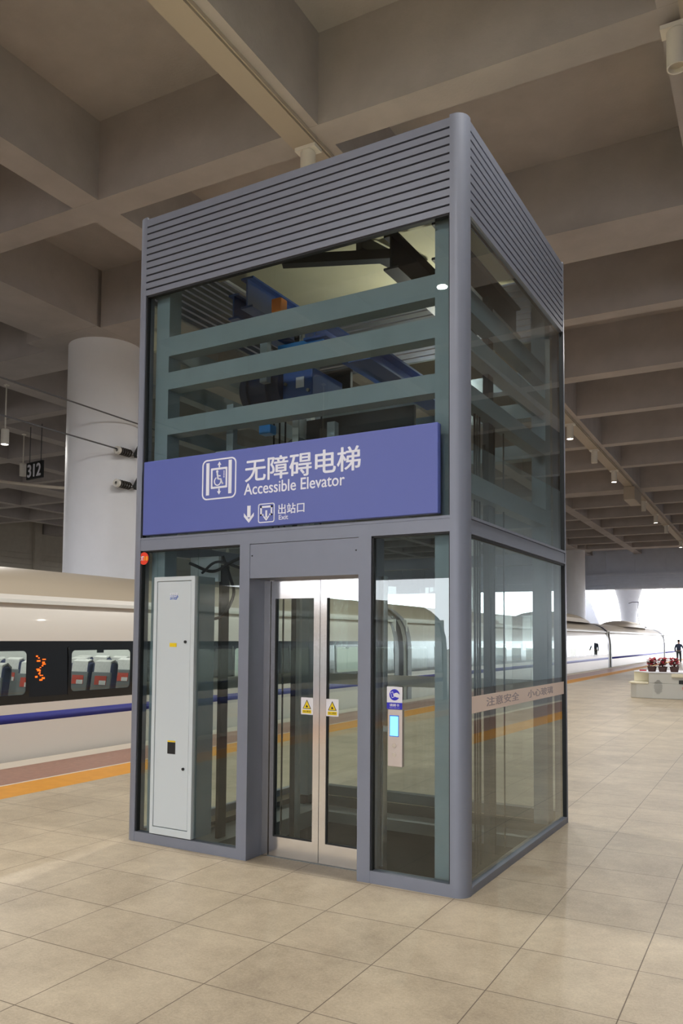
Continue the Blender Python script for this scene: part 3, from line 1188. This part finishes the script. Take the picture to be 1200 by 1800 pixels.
# inner steel frame
PY = .10
posts = [(-2.72, -2.585, PY, .24), (-.250, -.125, PY, .24), (-2.72, -2.585, BY1 - .26, BY1 - .10), (-.250, -.125, BY1 - .26, BY1 - .10)]
for x0, x1, y0, y1 in posts:
    lpart('steel_post', MT['teal'], (x0, x1, y0, y1, 0, BH - .06))
for z0, z1 in ((3.872, 4.03), (3.598, 3.738), (3.226, 3.356), (2.60, 2.74)):
    lpart('steel_beam', MT['teal'], (-2.585, -.250, PY, PY + .13, z0, z1))
    lpart('steel_beam', MT['teal'], (-2.585, -.250, BY1 - .24, BY1 - .11, z0, z1))
    lpart('steel_beam', MT['teal'], (-.235, -.125, .24, BY1 - .26, z0, z1))
    lpart('steel_beam', MT['teal'], (-2.72, -2.61, .24, BY1 - .26, z0, z1))
lpart('inner_ledge', MT['steel_dull'], (LX0 + .1, -.25, BY1 - .40, BY1 - .1, -.20, -.10), (-2.7, -2.3, .45, 2.1, -.2, -.05))
lpart('guide_rail', MT['dark'], (-.235, -.19, .97, 1.08, 0, 4.2))
lpart('guide_rail', MT['dark'], (-2.085, -2.035, 1.18, 1.26, -.8, 4.4))
lpart('guide_rail', MT['steel_dull'], (-2.02, -1.985, 1.16, 1.20, -.8, 4.4))
lpart('guide_rail', MT['dark'], (-2.40, -2.37, .56, .66, -.8, 2.2))
lpart('guide_bracket', MT['teal_panel'], (-2.3, -2.12, 1.0, 1.04, -.8, 2.0))
lpart('inner_door_guide', MT['steel'], (-.664, -.622, .10, .16, 0, 2.02))
for y, r_c in ((.70, .009), (.75, .007), (.80, .009), (1.12, .007), (1.34, .006)):
    q = MB()
    q.cyl((-.2, y, .0), (-.2, y, 3.4), r_c, n=8)
    q.build('cable', MT['black'], LIFT)
q = MB()
q.rope([(-.21, .92, 3.05), (-.23, .98, 2.85), (-.2, 1.0, 2.6), (-.22, .95, 2.45)], .012)
q.build('cable', MT['black'], LIFT)

# cables above the cabinet
for pts, r, lab in (
        ([(-2.32, .5, 2.27), (-2.28, .55, 2.1), (-2.2, .5, 1.95), (-2.24, .42, 1.78), (-2.33, .36, 1.74)], .013, 'black looping cable hanging from the shaft frame beside the grey cabinet'),
        ([(-2.5, .3, 2.2), (-2.3, .35, 2.13), (-2.05, .3, 2.2), (-1.8, .25, 2.26)], .013, 'black cable crossing under the transom above the grey cabinet'),
        ([(-2.4, .34, 2.12), (-2.2, .3, 2.2), (-1.95, .4, 2.12), (-1.78, .3, 2.15)], .011, 'thin black cable running from the cabinet top to the door frame')):
    q = MB()
    q.rope(pts, r)
    tag(q.build('loose_cable', MT['black']), lab, 'cable')

# shaft machinery (stands on the frame inside)
def ibeam(x, y0, y1, z0, z1, w_, m, label, name='hoist_beam'):
    q = MB()
    tf = .018
    q.box(x - w_ / 2, x + w_ / 2, y0, y1, z0, z0 + tf)
    q.box(x - w_ / 2, x + w_ / 2, y0, y1, z1 - tf, z1)
    q.box(x - .008, x + .008, y0, y1, z0 + tf, z1 - tf)
    return tag(q.build(name, m), label, 'beam')


ibeam(-2.32, .78, 2.29, 4.47, 4.745, .13, MT['blue'], 'blue steel hoist beam high in the shaft near its left post')
ibeam(-2.62 + .06, .9, 2.29, 4.46, 4.69, .11, MT['blue'], 'short blue hoist beam high in the shaft, leftmost behind the glass')
ibeam(-1.60, .75, 2.29, 4.06, 4.2, .22, MT['blue'], 'blue channel beam behind the second cross bar of the shaft')
ibeam(-1.18, .75, 2.29, 3.80, 3.96, .2, MT['blue'], 'lower blue channel beam behind the third cross bar gap of the shaft')
ibeam(-.78, .5, 2.29, 4.35, 4.62, .12, MT['dark'], 'dark steel beam end in the upper right of the shaft glass')
ibeam(-.40, .5, 2.29, 4.34, 4.62, .10, MT['dark'], 'dark narrow beam beside the right post in the upper shaft')
t = thing('traction_machine', 'blue hoist machine box with a white label behind the shaft cross bars', 'machine', (-1.8, .8, 3.61))
q = MB()
q.box(-.145, .15, 0, .5, .0, .235)
q.build('motor_box', MT['blue'], t, bevel=.008)
q = MB()
q.box(-.01, .07, -.004, 0, .075, .165)
q.build('label_plate', MT['white'], t)
q = MB()
for x, z in ((-.11, .12), (.115, .04)):
    q.cyl((x, -.02, z), (x, 0, z), .014, n=10)
q.build('bolt', MT['steel_dull'], t)
q = MB()
q.cyl((-.55, .1, .12), (-.15, .1, .12), .17, n=28)
q.cyl((-.5, .1, .12), (-.46, .1, .12), .2, n=28)
q.cyl((-.3, .1, .12), (-.26, .1, .12), .2, n=28)
q.build('motor_drum', MT['blue_dark'], t)
q = MB()
q.box(-.2, .25, .0, .3, .43, .47)
q.build('cover_plate', MT['blue_bright'], t)
for x in (-1.98, -2.04, -2.10, -1.62):
    q = MB()
    q.cyl((x, .9, -.8), (x, .9, 3.6), .008, n=8)
    tag(q.build('hoist_rope', MT['black']), 'thin black hoist rope hanging below the machine, %s' % {-1.98: 'right of the bunch of three', -2.04: 'middle of the bunch of three', -2.10: 'left of the bunch of three', -1.62: 'alone under the blue box'}[x], 'rope')
q = MB()
q.box(-.05, .05, -.05, .05, 0, .12)
tag(q.build('limit_switch', MT['orange'], loc=(-1.99, .8, 4.36), bevel=.01), 'orange switch box on the blue hoist beam behind the top cross bar', 'switch box')
q = MB()
q.box(-.06, .06, -.05, .05, 0, .08)
tag(q.build('sensor_box', MT['blue_bright'], loc=(-2.13, .85, 3.34), bevel=.01), 'small bright blue sensor box right above the purple sign', 'switch box')
q = MB()
q.box(-.06, .06, -.05, .05, 0, .12)
tag(q.build('sensor_box', MT['cabinet'], loc=(-2.32, .5, 3.02), bevel=.01), 'small white sensor box just above the purple sign', 'switch box')
q = MB()
q.prism([(-1.9, .72), (-1.86, .64), (-.86, 1.06), (-.9, 1.14)], 4.70, 4.78, 'z')
tag(q.build('diagonal_brace', MT['dark']), 'dark diagonal brace under the cream shaft roof', 'brace')
q = MB()
q.prism([(-1.3, .9), (-1.22, .86), (-1.0, 1.7), (-1.08, 1.74)], 4.78, 4.885, 'z')
tag(q.build('diagonal_brace', MT['dark']), 'short dark strut joining the diagonal brace to the cream shaft roof', 'brace')
q = MB()
q.box(-2.50, -2.42, 2.0, 2.08, 2.4, 4.35)
tag(q.build('cable_duct', MT['cabinet']), 'pale upright cable duct behind the shaft cross bars at left', 'duct')
lpart('frame_plate', MT['cabinet'], (-2.66, -2.36, .50, .53, 2.06, 2.27))
lpart('frame_plate', MT['dark'], (-2.30, -1.05, 1.5, 1.54, 3.30, 3.62))
lpart('frame_plate', MT['dark'], (-2.30, -1.75, 1.62, 1.66, 3.76, 4.10))
for x_, z0_, z1_, lab_ in ((-2.36, 2.9, 3.58, 'pale upright duct seen between the lower cross bars, second from left'), (-2.02, 3.72, 4.12, 'short pale upright post under the blue hoist beam'), (-1.36, 2.8, 3.3, 'pale upright strut just above the middle of the purple sign')):
    q = MB()
    q.box(x_ - .035, x_ + .035, .62, .68, z0_, z1_)
    tag(q.build('upright_bracket', MT['teal_panel']), lab_, 'bracket')
t = thing('guide_pulley', 'dark round guide pulley under the third cross bar of the shaft', 'pulley', (-1.72, .72, 3.1))
q = MB()
q.cyl((0, -.03, 0), (0, .03, 0), .11, n=28)
q.cyl((0, -.045, 0), (0, -.03, 0), .13, n=28)
q.cyl((0, .03, 0), (0, .045, 0), .13, n=28)
q.build('wheel', MT['dark'], t)
q = MB()
q.box(-.03, .03, -.06, -.046, -.05, .3)
q.box(-.03, .03, .046, .06, -.05, .3)
q.build('fork', MT['steel_dull'], t)
# bulkhead lamp of the shaft
t = thing('bulkhead_lamp', 'small lamp on the back frame inside the upper shaft, behind the cross bar', 'lamp', (-1.1, BY1 - .26, 3.95))
q = MB()
q.box(-.12, .12, -.05, .0, -.05, .05)
q.build('housing', MT['lamp_white'], t, bevel=.01)
q = MB()
q.box(-.10, .10, -.06, -.05, -.04, .04)
q.build('lens', MT['lamp_on'], t)
ld = bpy.data.lights.new('lamp_light', 'POINT')
ld.energy = 38
ld.shadow_soft_size = .05
ld.color = (1, .93, .78)
lo = bpy.data.objects.new('lamp_light', ld)
COL.objects.link(lo)
lo.parent = t
lo.location = (0, -.14, .02)

# ------------------------------------------------------------------ control cabinet
t = thing('control_cabinet', 'tall light grey control cabinet with narrow door in the left lower glass bay', 'cabinet', (CX0, 0, .082))
cw, ch = CX1 - CX0, CZ1 - .082
q = MB()
q.box(0, cw, .045, .24, 0, ch)
q.build('body', MT['teal'], t)
q = MB()
ring(q, [(0, 0), (cw, 0), (cw, ch), (0, ch)], [(.032, .055), (cw - .036, .055), (cw - .036, ch - .034), (.032, ch - .034)], 0.0, .045)
q.build('front_frame', MT['cabinet'], t, bevel=.003)
q = MB()
q.box(.036, cw - .040, .004, .04, .060, ch - .038)
d = q.build('door', MT['cabinet'], t, bevel=.003)
q = MB()
for z in (1.48, .517):
    q.cyl((cw - .085, -.006, z), (cw - .085, .004, z), .011, n=14)
q.build('lock', MT['dark'], d)
q = MB()
put_text(q, 'STEP', .165, .245, 1.825, 1.858, .0035, 'y', .03, .003)
q.build('nameplate', MT['white'], d)
q = MB()
put_text(q, 'STEP', .165, .247, 1.805, 1.838, .0038, 'y', .03, .0015)
q.build('nameplate_shadow', MT['label_blue'], d)  # blue reflections on the lettering, laid on as coloured backing strokes
q = MB()
q.box(.172, .24, .001, .004, 1.44, 1.47)
q.build('warning_label', MT['sticker_yellow'], d)
q = MB()
q.box(.17, .246, .000, .004, .622, .71)
q.build('inspection_window', MT['black'], d)
q = MB()
q.box(.17, .246, -.0005, .004, .712, .722)
q.build('window_label', MT['sticker_yellow'], d)

# round red number sticker
t = thing('round_sticker', 'round red sticker with white and yellow characters in the top left glass corner', 'sticker', (-2.722, .007, 2.222))
q = MB()
q.cyl((0, .003, 0), (0, 0, 0), .050, n=40)
q.build('disc', MT['sticker_red'], t)
q = MB()
put_text(q, 'DT', -.043, .0, -.018, .018, -.0005, 'y', .03, .001)
q.build('letters', MT['white'], t)
q = MB()
put_text(q, '18', .006, .043, -.018, .018, -.0005, 'y', .03, .001)
q.build('number', MT['amber'], t)

# ------------------------------------------------------------------ sign board
t = thing('elevator_sign', 'long purple sign board with white lettering mounted across the lift front', 'sign', (0, 0, 0))
SX0, SX1, SZ0, SZ1, SY = -2.706, -.174, 2.402, 2.989, -.03
q = MB()
q.box(SX0, SX1, SY, .024, SZ0, SZ1)
q.build('board', MT['sign'], t, bevel=.004)
yb, yf = SY + .0005, SY - .0025
q = MB()
put_text(q, '无障碍电梯', -1.703, -.735, 2.735, 2.905, SY, 'y', .016)
q.build('chinese_lettering', MT['white'], t)
q = MB()
put_text(q, 'Accessible Elevator', -1.710, -.858, 2.640, 2.725, SY, 'y', .012)
q.build('english_lettering', MT['white'], t)
q = MB()
put_text(q, '出站口', -1.404, -1.182, 2.478, 2.552, SY, 'y', .015)
q.build('exit_chinese_lettering', MT['white'], t)
q = MB()
put_text(q, 'Exit', -1.398, -1.318, 2.439, 2.473, SY, 'y', .01)
q.build('exit_english_lettering', MT['white'], t)
q = MB()
ring(q, rr(-2.105, -1.783, 2.632, 2.939, .045), rr(-2.094, -1.794, 2.643, 2.928, .036), yf, yb)
flat(q, [(-2.066, 2.668), (-2.036, 2.668), (-2.036, 2.914), (-2.066, 2.914)], yf, yb)
flat(q, [(-1.855, 2.667), (-1.825, 2.667), (-1.825, 2.919), (-1.855, 2.919)], yf, yb)
ring(q, rr(-2.021, -1.866, 2.714, 2.870, .004, 1), rr(-2.006, -1.881, 2.729, 2.855, .004, 1), yf, yb)
arrow(q, -1.942, 2.916, 2.872, .012, .036, .026, yf, yb)
arrow(q, -1.942, 2.666, 2.712, .012, .036, .026, yf, yb)
q.build('lift_pictogram', MT['white'], t)
q = MB()
x, z = -1.955, 2.768
add_arc(q, x - .002, z, .030, .009, math.radians(115), math.radians(385), yf, yb, 28)
add_arc(q, x - .006, z + .073, .0055, .011, 0, 2 * PI, yf, yb, 14)
bar2(q, (x - .006, z + .062), (x + .002, z + .018), .014, yf, yb)
bar2(q, (x - .002, z + .042), (x + .026, z + .038), .009, yf, yb)
bar2(q, (x, z + .018), (x + .030, z + .014), .011, yf, yb)
bar2(q, (x + .028, z + .016), (x + .044, z - .024), .011, yf, yb)
bar2(q, (x + .042, z - .022), (x + .052, z - .018), .009, yf, yb)
for k in range(4):
    flat(q, [(-1.902, 2.792 + .014 * k), (-1.893, 2.792 + .014 * k), (-1.893, 2.801 + .014 * k), (-1.902, 2.801 + .014 * k)], yf, yb)
q.build('wheelchair_pictogram', MT['white'], t)
q = MB()
arrow(q, -1.662, 2.436, 2.560, .030, .03, .0301, yf, yb) if False else None
flat(q, [(-1.677, 2.56), (-1.677, 2.475), (-1.647, 2.475), (-1.647, 2.56)], yf, yb)
flat(q, [(-1.707, 2.508), (-1.707, 2.482), (-1.662, 2.434), (-1.617, 2.482), (-1.617, 2.508), (-1.662, 2.462)], yf, yb)
q.build('down_arrow', MT['white'], t)
q = MB()
ring(q, rr(-1.579, -1.435, 2.426, 2.566, .016), rr(-1.572, -1.442, 2.433, 2.559, .012), yf, yb)
for b in ((-1.560, -1.454, 2.534, 2.548), (-1.560, -1.546, 2.478, 2.548), (-1.468, -1.454, 2.478, 2.548), (-1.560, -1.532, 2.478, 2.490), (-1.482, -1.454, 2.478, 2.490), (-1.515, -1.499, 2.462, 2.515)):
    flat(q, [(b[0], b[2]), (b[1], b[2]), (b[1], b[3]), (b[0], b[3])], yf, yb)
flat(q, [(-1.532, 2.480), (-1.532, 2.466), (-1.507, 2.440), (-1.482, 2.466), (-1.482, 2.480), (-1.507, 2.454)], yf, yb)
q.build('exit_pictogram', MT['white'], t)

# ------------------------------------------------------------------ call panel and its sign
t = thing('call_panel', 'slim stainless call panel with lit blue display on the right glass bay', 'call panel', (-.486, .03, 0))
q = MB()
q.box(-.052, .052, -.032, 0, .77, 1.137)
q.build('plate', MT['plate'], t, bevel=.003)
q = MB()
q.box(-.038, .028, -.0335, -.031, .963, 1.100)
sc_ = q.build('display_bezel', MT['screen_edge'], t)
q = MB()
q.box(-.034, .024, -.0345, -.0330, .968, 1.094)
q.build('display', MT['screen'], sc_)
for z in (.905, .845):
    q = MB()
    q.cyl((-.003, -.031, z), (-.003, -.036, z), .014, n=20)
    q.build('call_button', MT['steel'], t)
t = thing('card_sign', 'small white and blue card reader notice above the call panel', 'sticker', (-.502, .024, 0))
q = MB()
q.box(-.056, .056, 0, .005, 1.138, 1.283)
q.build('backing', MT['sticker_white'], t)
q = MB()
q.box(-.056, .056, -.001, 0, 1.138, 1.180)
q.build('blue_band', MT['sticker_blue'], t)
q = MB()
q.cyl((0, .0, 1.231), (0, -.0015, 1.231), .037, n=36)
q.build('blue_disc', MT['sticker_blue'], t)
q = MB()
flat(q, [(-.004, 1.222), (.012, 1.216), (.037, 1.212), (.037, 1.234), (.018, 1.246), (.0, 1.242), (-.004, 1.236)], -.0025, -.0012)
ring(q, [(-.030, 1.246), (-.018, 1.210), (.0, 1.216), (-.012, 1.252)], [(-.027, 1.244), (-.017, 1.214), (-.004, 1.218), (-.014, 1.248)], -.0022, -.0012)
q.build('hand_and_card_picture', MT['sticker_white'], t)
q = MB()
put_text(q, '请刷卡', -.036, .036, 1.154, 1.173, -.001, 'y', .02, .001)
put_text(q, 'Please swipe card', -.036, .036, 1.143, 1.149, -.001, 'y', 0, .0006)
q.build('lettering', MT['sticker_white'], t)
t = thing('door_bracket', 'small pale bracket beside the door mullion in the right glass bay', 'bracket', (-.63, .16, .985))
q = MB()
q.box(-.03, .085, 0, .03, -.015, .022)
q.build('arm', MT['cabinet'], t, bevel=.004)

# ------------------------------------------------------------------ door stickers


def warn(x, z, label):
    t = thing('warning_sticker', label, 'sticker', (x, .199, z), 0, None)
    q = MB()
    q.prism(rr(-.051, .051, -.061, .061, .004, 3), 0, .001, 'y')
    q.build('backing', MT['sticker_white'], t)
    q = MB()
    q.prism([(-.036, -.020), (.036, -.020), (0, .047)], -.0008, 0, 'y')
    q.build('triangle_border', MT['sticker_black'], t)
    q = MB()
    q.prism([(-.0285, -.016), (.0285, -.016), (0, .037)], -.0016, -.0008, 'y')
    q.build('triangle', MT['sticker_yellow'], t)
    q = MB()
    flat(q, [(-.009, -.008), (.002, -.010), (.011, -.006), (.004, .004), (-.004, .008), (-.006, .002)], -.0022, -.0016)
    q.build('hand_picture', MT['sticker_black'], t)
    q = MB()
    q.box(-.038, .038, -.0008, 0, -.052, -.027)
    q.build('yellow_band', MT['sticker_yellow'], t)
    q = MB()
    put_text(q, '当心夹手', -.032, .032, -.046, -.032, -.0008, 'y', .01, .0008)
    q.build('lettering', MT['sticker_black'], t)
    return t


warn(-1.291, 1.108, 'white sticker with yellow warning triangle on the left door leaf')
warn(-1.078, 1.106, 'white sticker with yellow warning triangle on the right door leaf')

# film strips
t = thing('glass_film', 'peach coloured film strip across the side glass, facing the platform', 'film strip', (0, 0, 0))
q = MB()
q.box(-.018, -.016, LY0, LY1, 1.124, 1.232)
q.build('film', MT['strip'], t)
q = MB()
put_text(q, '注意安全', .42, 1.13, 1.15, 1.212, -.016, 'x', .02, .0006)
q.build('lettering', MT['strip_text'], t)
q = MB()
put_text(q, '小心玻璃', 1.34, 2.05, 1.15, 1.212, -.016, 'x', .02, .0006)
q.build('lettering', MT['strip_text'], t)
q = MB()
q.box(LX0, LX1, BY1 - .028, BY1 - .026, 1.124, 1.232)
tag(q.build('glass_film', MT['strip']), 'film strip across the rear glass, seen through the doors', 'film strip')
q = MB()
q.box(BX0 + .016, BX0 + .018, LY0, LY1, 1.124, 1.232)
tag(q.build('glass_film', MT['strip']), 'film strip across the side glass facing the train', 'film strip')

# ================================================================== PLATFORM FURNITURE
t = thing('information_bench', 'pale grey counter bench with seat ledge and perforated front, on the platform at right', 'bench', ST(-.70, 18.95, 0), TH)
q = MB()
body = [(-1.22, .45), (-1.22, .12), (-1.05, -.02), (-.62, -.10), (1.6, -.14), (2.3, .0), (2.3, 1.5), (-1.0, 1.5)]
q.prism(body, 0, .42, 'z')
q.prism([(-.72, -.085), (1.6, -.14), (2.3, 0), (2.3, 1.5), (-1.0, 1.5), (-1.0, .75), (-.72, .6)], .42, .70, 'z')
q.build('body', MT['bench'], t, bevel=.015)
q = MB()
q.prism([(-1.27, .6), (-1.27, .10), (-1.07, -.06), (-.72, -.13), (-.72, .6)], .40, .44, 'z')
q.build('seat_ledge', MT['bench_cream'], t, bevel=.01)
q = MB()
q.prism([(-1.2, .60), (-.74, .56), (-.74, .62), (-1.2, .66)], .44, .72, 'z')
q.build('seat_back', MT['bench_cream'], t, bevel=.008)
q = MB()
q.prism([(-1.2, .6), (-.74, -.12), (1.6, -.17), (2.34, -.02), (2.34, 1.54), (-1.04, 1.54)], .70, .73, 'z')
q.build('top', MT['white'], t, bevel=.008)
q = MB()
q.box(-.12, 1.0, -.2, -.1, .60, .69)
q.build('front_shelf', MT['bench_cream'], t, bevel=.01)
q = MB()
for i in range(9):
    for j in range(15):
        dx, dz = (i - 4) * .026 + (.013 if j % 2 else 0), (j - 7) * .026
        if (dx / .11) ** 2 + (dz / .19) ** 2 < 1:
            yy = -.102 - (-.45 + dx + .62) * .018
            q.cyl((-.47 + dx, yy - .006, .32 + dz), (-.47 + dx, yy + .01, .32 + dz), .008, n=8)
q.build('perforated_grille', MT['perf'], t)
q = MB()
q.box(.06, .75, -.145, -.12, .42, .52)
q.build('display_slot', MT['dark'], t)
q = MB()
put_text(q, '红旗', .14, .42, .26, .36, -.128, 'y', .02, .012)
q.build('lettering', MT['sticker_red'], t)

rs = random.Random(3)


def flowers(x, label):
    t = thing('potted_flowers', label, 'flower pot', ST(-.70 + x, 18.95 + .18, .73), TH, None)
    t.scale = (1.25, 1.1, 1.1)
    q = MB()
    q.lathe([(.075, 0), (.10, .13), (.09, .13), (.0, .1)], (0, 0), 20)
    q.build('pot', MT['leaf'], t)
    q = MB()
    for k in range(70):
        a, r_, z = rs.uniform(0, 2 * PI), rs.uniform(.02, .09), rs.uniform(.08, .30)
        p = Vector((r_ * math.cos(a), r_ * math.sin(a), z))
        d = Vector((math.cos(a), math.sin(a), rs.uniform(.2, 1.2))).normalized() * .07
        sd = Vector((-math.sin(a), math.cos(a), 0)) * .025
        q.add([p, p + d * .5 + sd, p + d, p + d * .5 - sd], [(0, 1, 2, 3)])
    q.build('foliage', MT['leaf'], t)
    q = MB()
    for k in range(26):
        a, r_, z = rs.uniform(0, 2 * PI), rs.uniform(.02, .10), rs.uniform(.16, .34)
        p = Vector((r_ * math.cos(a), r_ * math.sin(a), z))
        for j in range(5):
            b = 2 * PI * j / 5 + a
            d = Vector((math.cos(b), math.sin(b) * .6, .5 + .5 * math.sin(b))).normalized() * .042
            sd = Vector((-math.sin(b), math.cos(b), .3)) * .018
            q.add([p, p + d * .6 + sd, p + d, p + d * .6 - sd], [(0, 1, 2, 3)])
    q.build('blossoms', MT['flower'], t)
    return t


flowers(-.66, 'red flowering pot on the bench top, leftmost of the row')
flowers(-.38, 'red flowering pot on the bench top, in the middle of the row')
flowers(-.08, 'red flowering pot on the bench top, rightmost of the row')
q = MB()
q.box(-.09, .09, -.04, .04, 0, .035)
tag(q.build('red_box', MT['flower'], loc=ST(-.70 - .95, 18.95 + .55, .73), rot=(0, 0, TH), bevel=.005), 'flat red box lying at the left end of the bench top', 'box')


# ------------------------------------------------------------------ distant person walking away
def skinned(name, m, chain, parent=None, loc=None, rot=None, root=0):
    """chain: (points, edges, radii)"""
    pts, eds, rad = chain
    me = bpy.data.meshes.new(name)
    me.from_pydata(pts, eds, [])
    me.materials.append(m)
    o = bpy.data.objects.new(name, me)
    COL.objects.link(o)
    if parent is not None:
        o.parent = parent
    if loc is not None:
        o.location = loc
    if rot is not None:
        o.rotation_euler = rot
    md = o.modifiers.new('skin', 'SKIN')
    md.use_smooth_shade = True
    lay = me.skin_vertices[0].data
    for i, r_ in enumerate(rad):
        lay[i].radius = (r_, r_) if isinstance(r_, (int, float)) else r_
        lay[i].use_root = i == root
    sb = o.modifiers.new('subdivision', 'SUBSURF')
    sb.levels = sb.render_levels = 2
    return o


pts = [(0, 0, .93), (0, 0, 1.15), (0, .02, 1.38), (0, .03, 1.48), (0, .04, 1.56), (0, .05, 1.66),       # 0-5 pelvis..head
       (.18, .02, 1.40), (.30, .0, 1.16), (.40, .10, .98), (.42, .14, .90),                               # 6-9 right arm, swung out
       (-.18, .02, 1.40), (-.25, -.02, 1.14), (-.24, .10, .92), (-.24, .14, .84),                        # 10-13 left arm
       (.09, 0, .88), (.10, .14, .50), (.10, .06, .09), (.11, .20, .03),                                 # 14-17 right leg
       (-.09, 0, .88), (-.09, -.04, .48), (-.10, -.22, .12), (-.10, -.10, .03)]                          # 18-21 left leg
eds = [(0, 1), (1, 2), (2, 3), (3, 4), (4, 5), (2, 6), (6, 7), (7, 8), (8, 9), (2, 10), (10, 11), (11, 12), (12, 13), (0, 14), (14, 15), (15, 16), (16, 17), (0, 18), (18, 19), (19, 20), (20, 21)]
rad = [(.15, .10), (.13, .09), (.15, .10), .055, .09, .085, .055, .045, .033, .035, .055, .045, .033, .035, .085, .058, .04, .035, .085, .058, .04, .035]
person = skinned('person', MT['skin'], (pts, eds, rad), loc=ST(-4.19, 54.8, 0), rot=(0, 0, TH))
person.scale = (.93, .93, .93)
tag(person, 'person in a dark jacket walking away along the train, one arm swung out', 'person')
jp = [pts[i] for i in (0, 1, 2, 3, 6, 7, 8, 10, 11, 12)]
skinned('jacket', MT['jacket'], (jp, [(0, 1), (1, 2), (2, 3), (2, 4), (4, 5), (5, 6), (2, 7), (7, 8), (8, 9)], [(.19, .14), (.17, .125), (.18, .13), .075, .08, .068, .055, .08, .068, .055]), person)
tp = [(0, 0, .95), pts[14], pts[15], (.10, .065, .12), pts[18], pts[19], (-.10, -.21, .15)]
skinned('trousers', MT['trousers'], (tp, [(0, 1), (1, 2), (2, 3), (0, 4), (4, 5), (5, 6)], [(.17, .12), .10, .075, .065, .10, .075, .065]), person)
q = MB()
q.lathe([(.0, 1.60), (.085, 1.62), (.098, 1.68), (.085, 1.74), (.05, 1.77), (0, 1.78)], (0, .045), 20)
q.build('hair', MT['hair'], person)
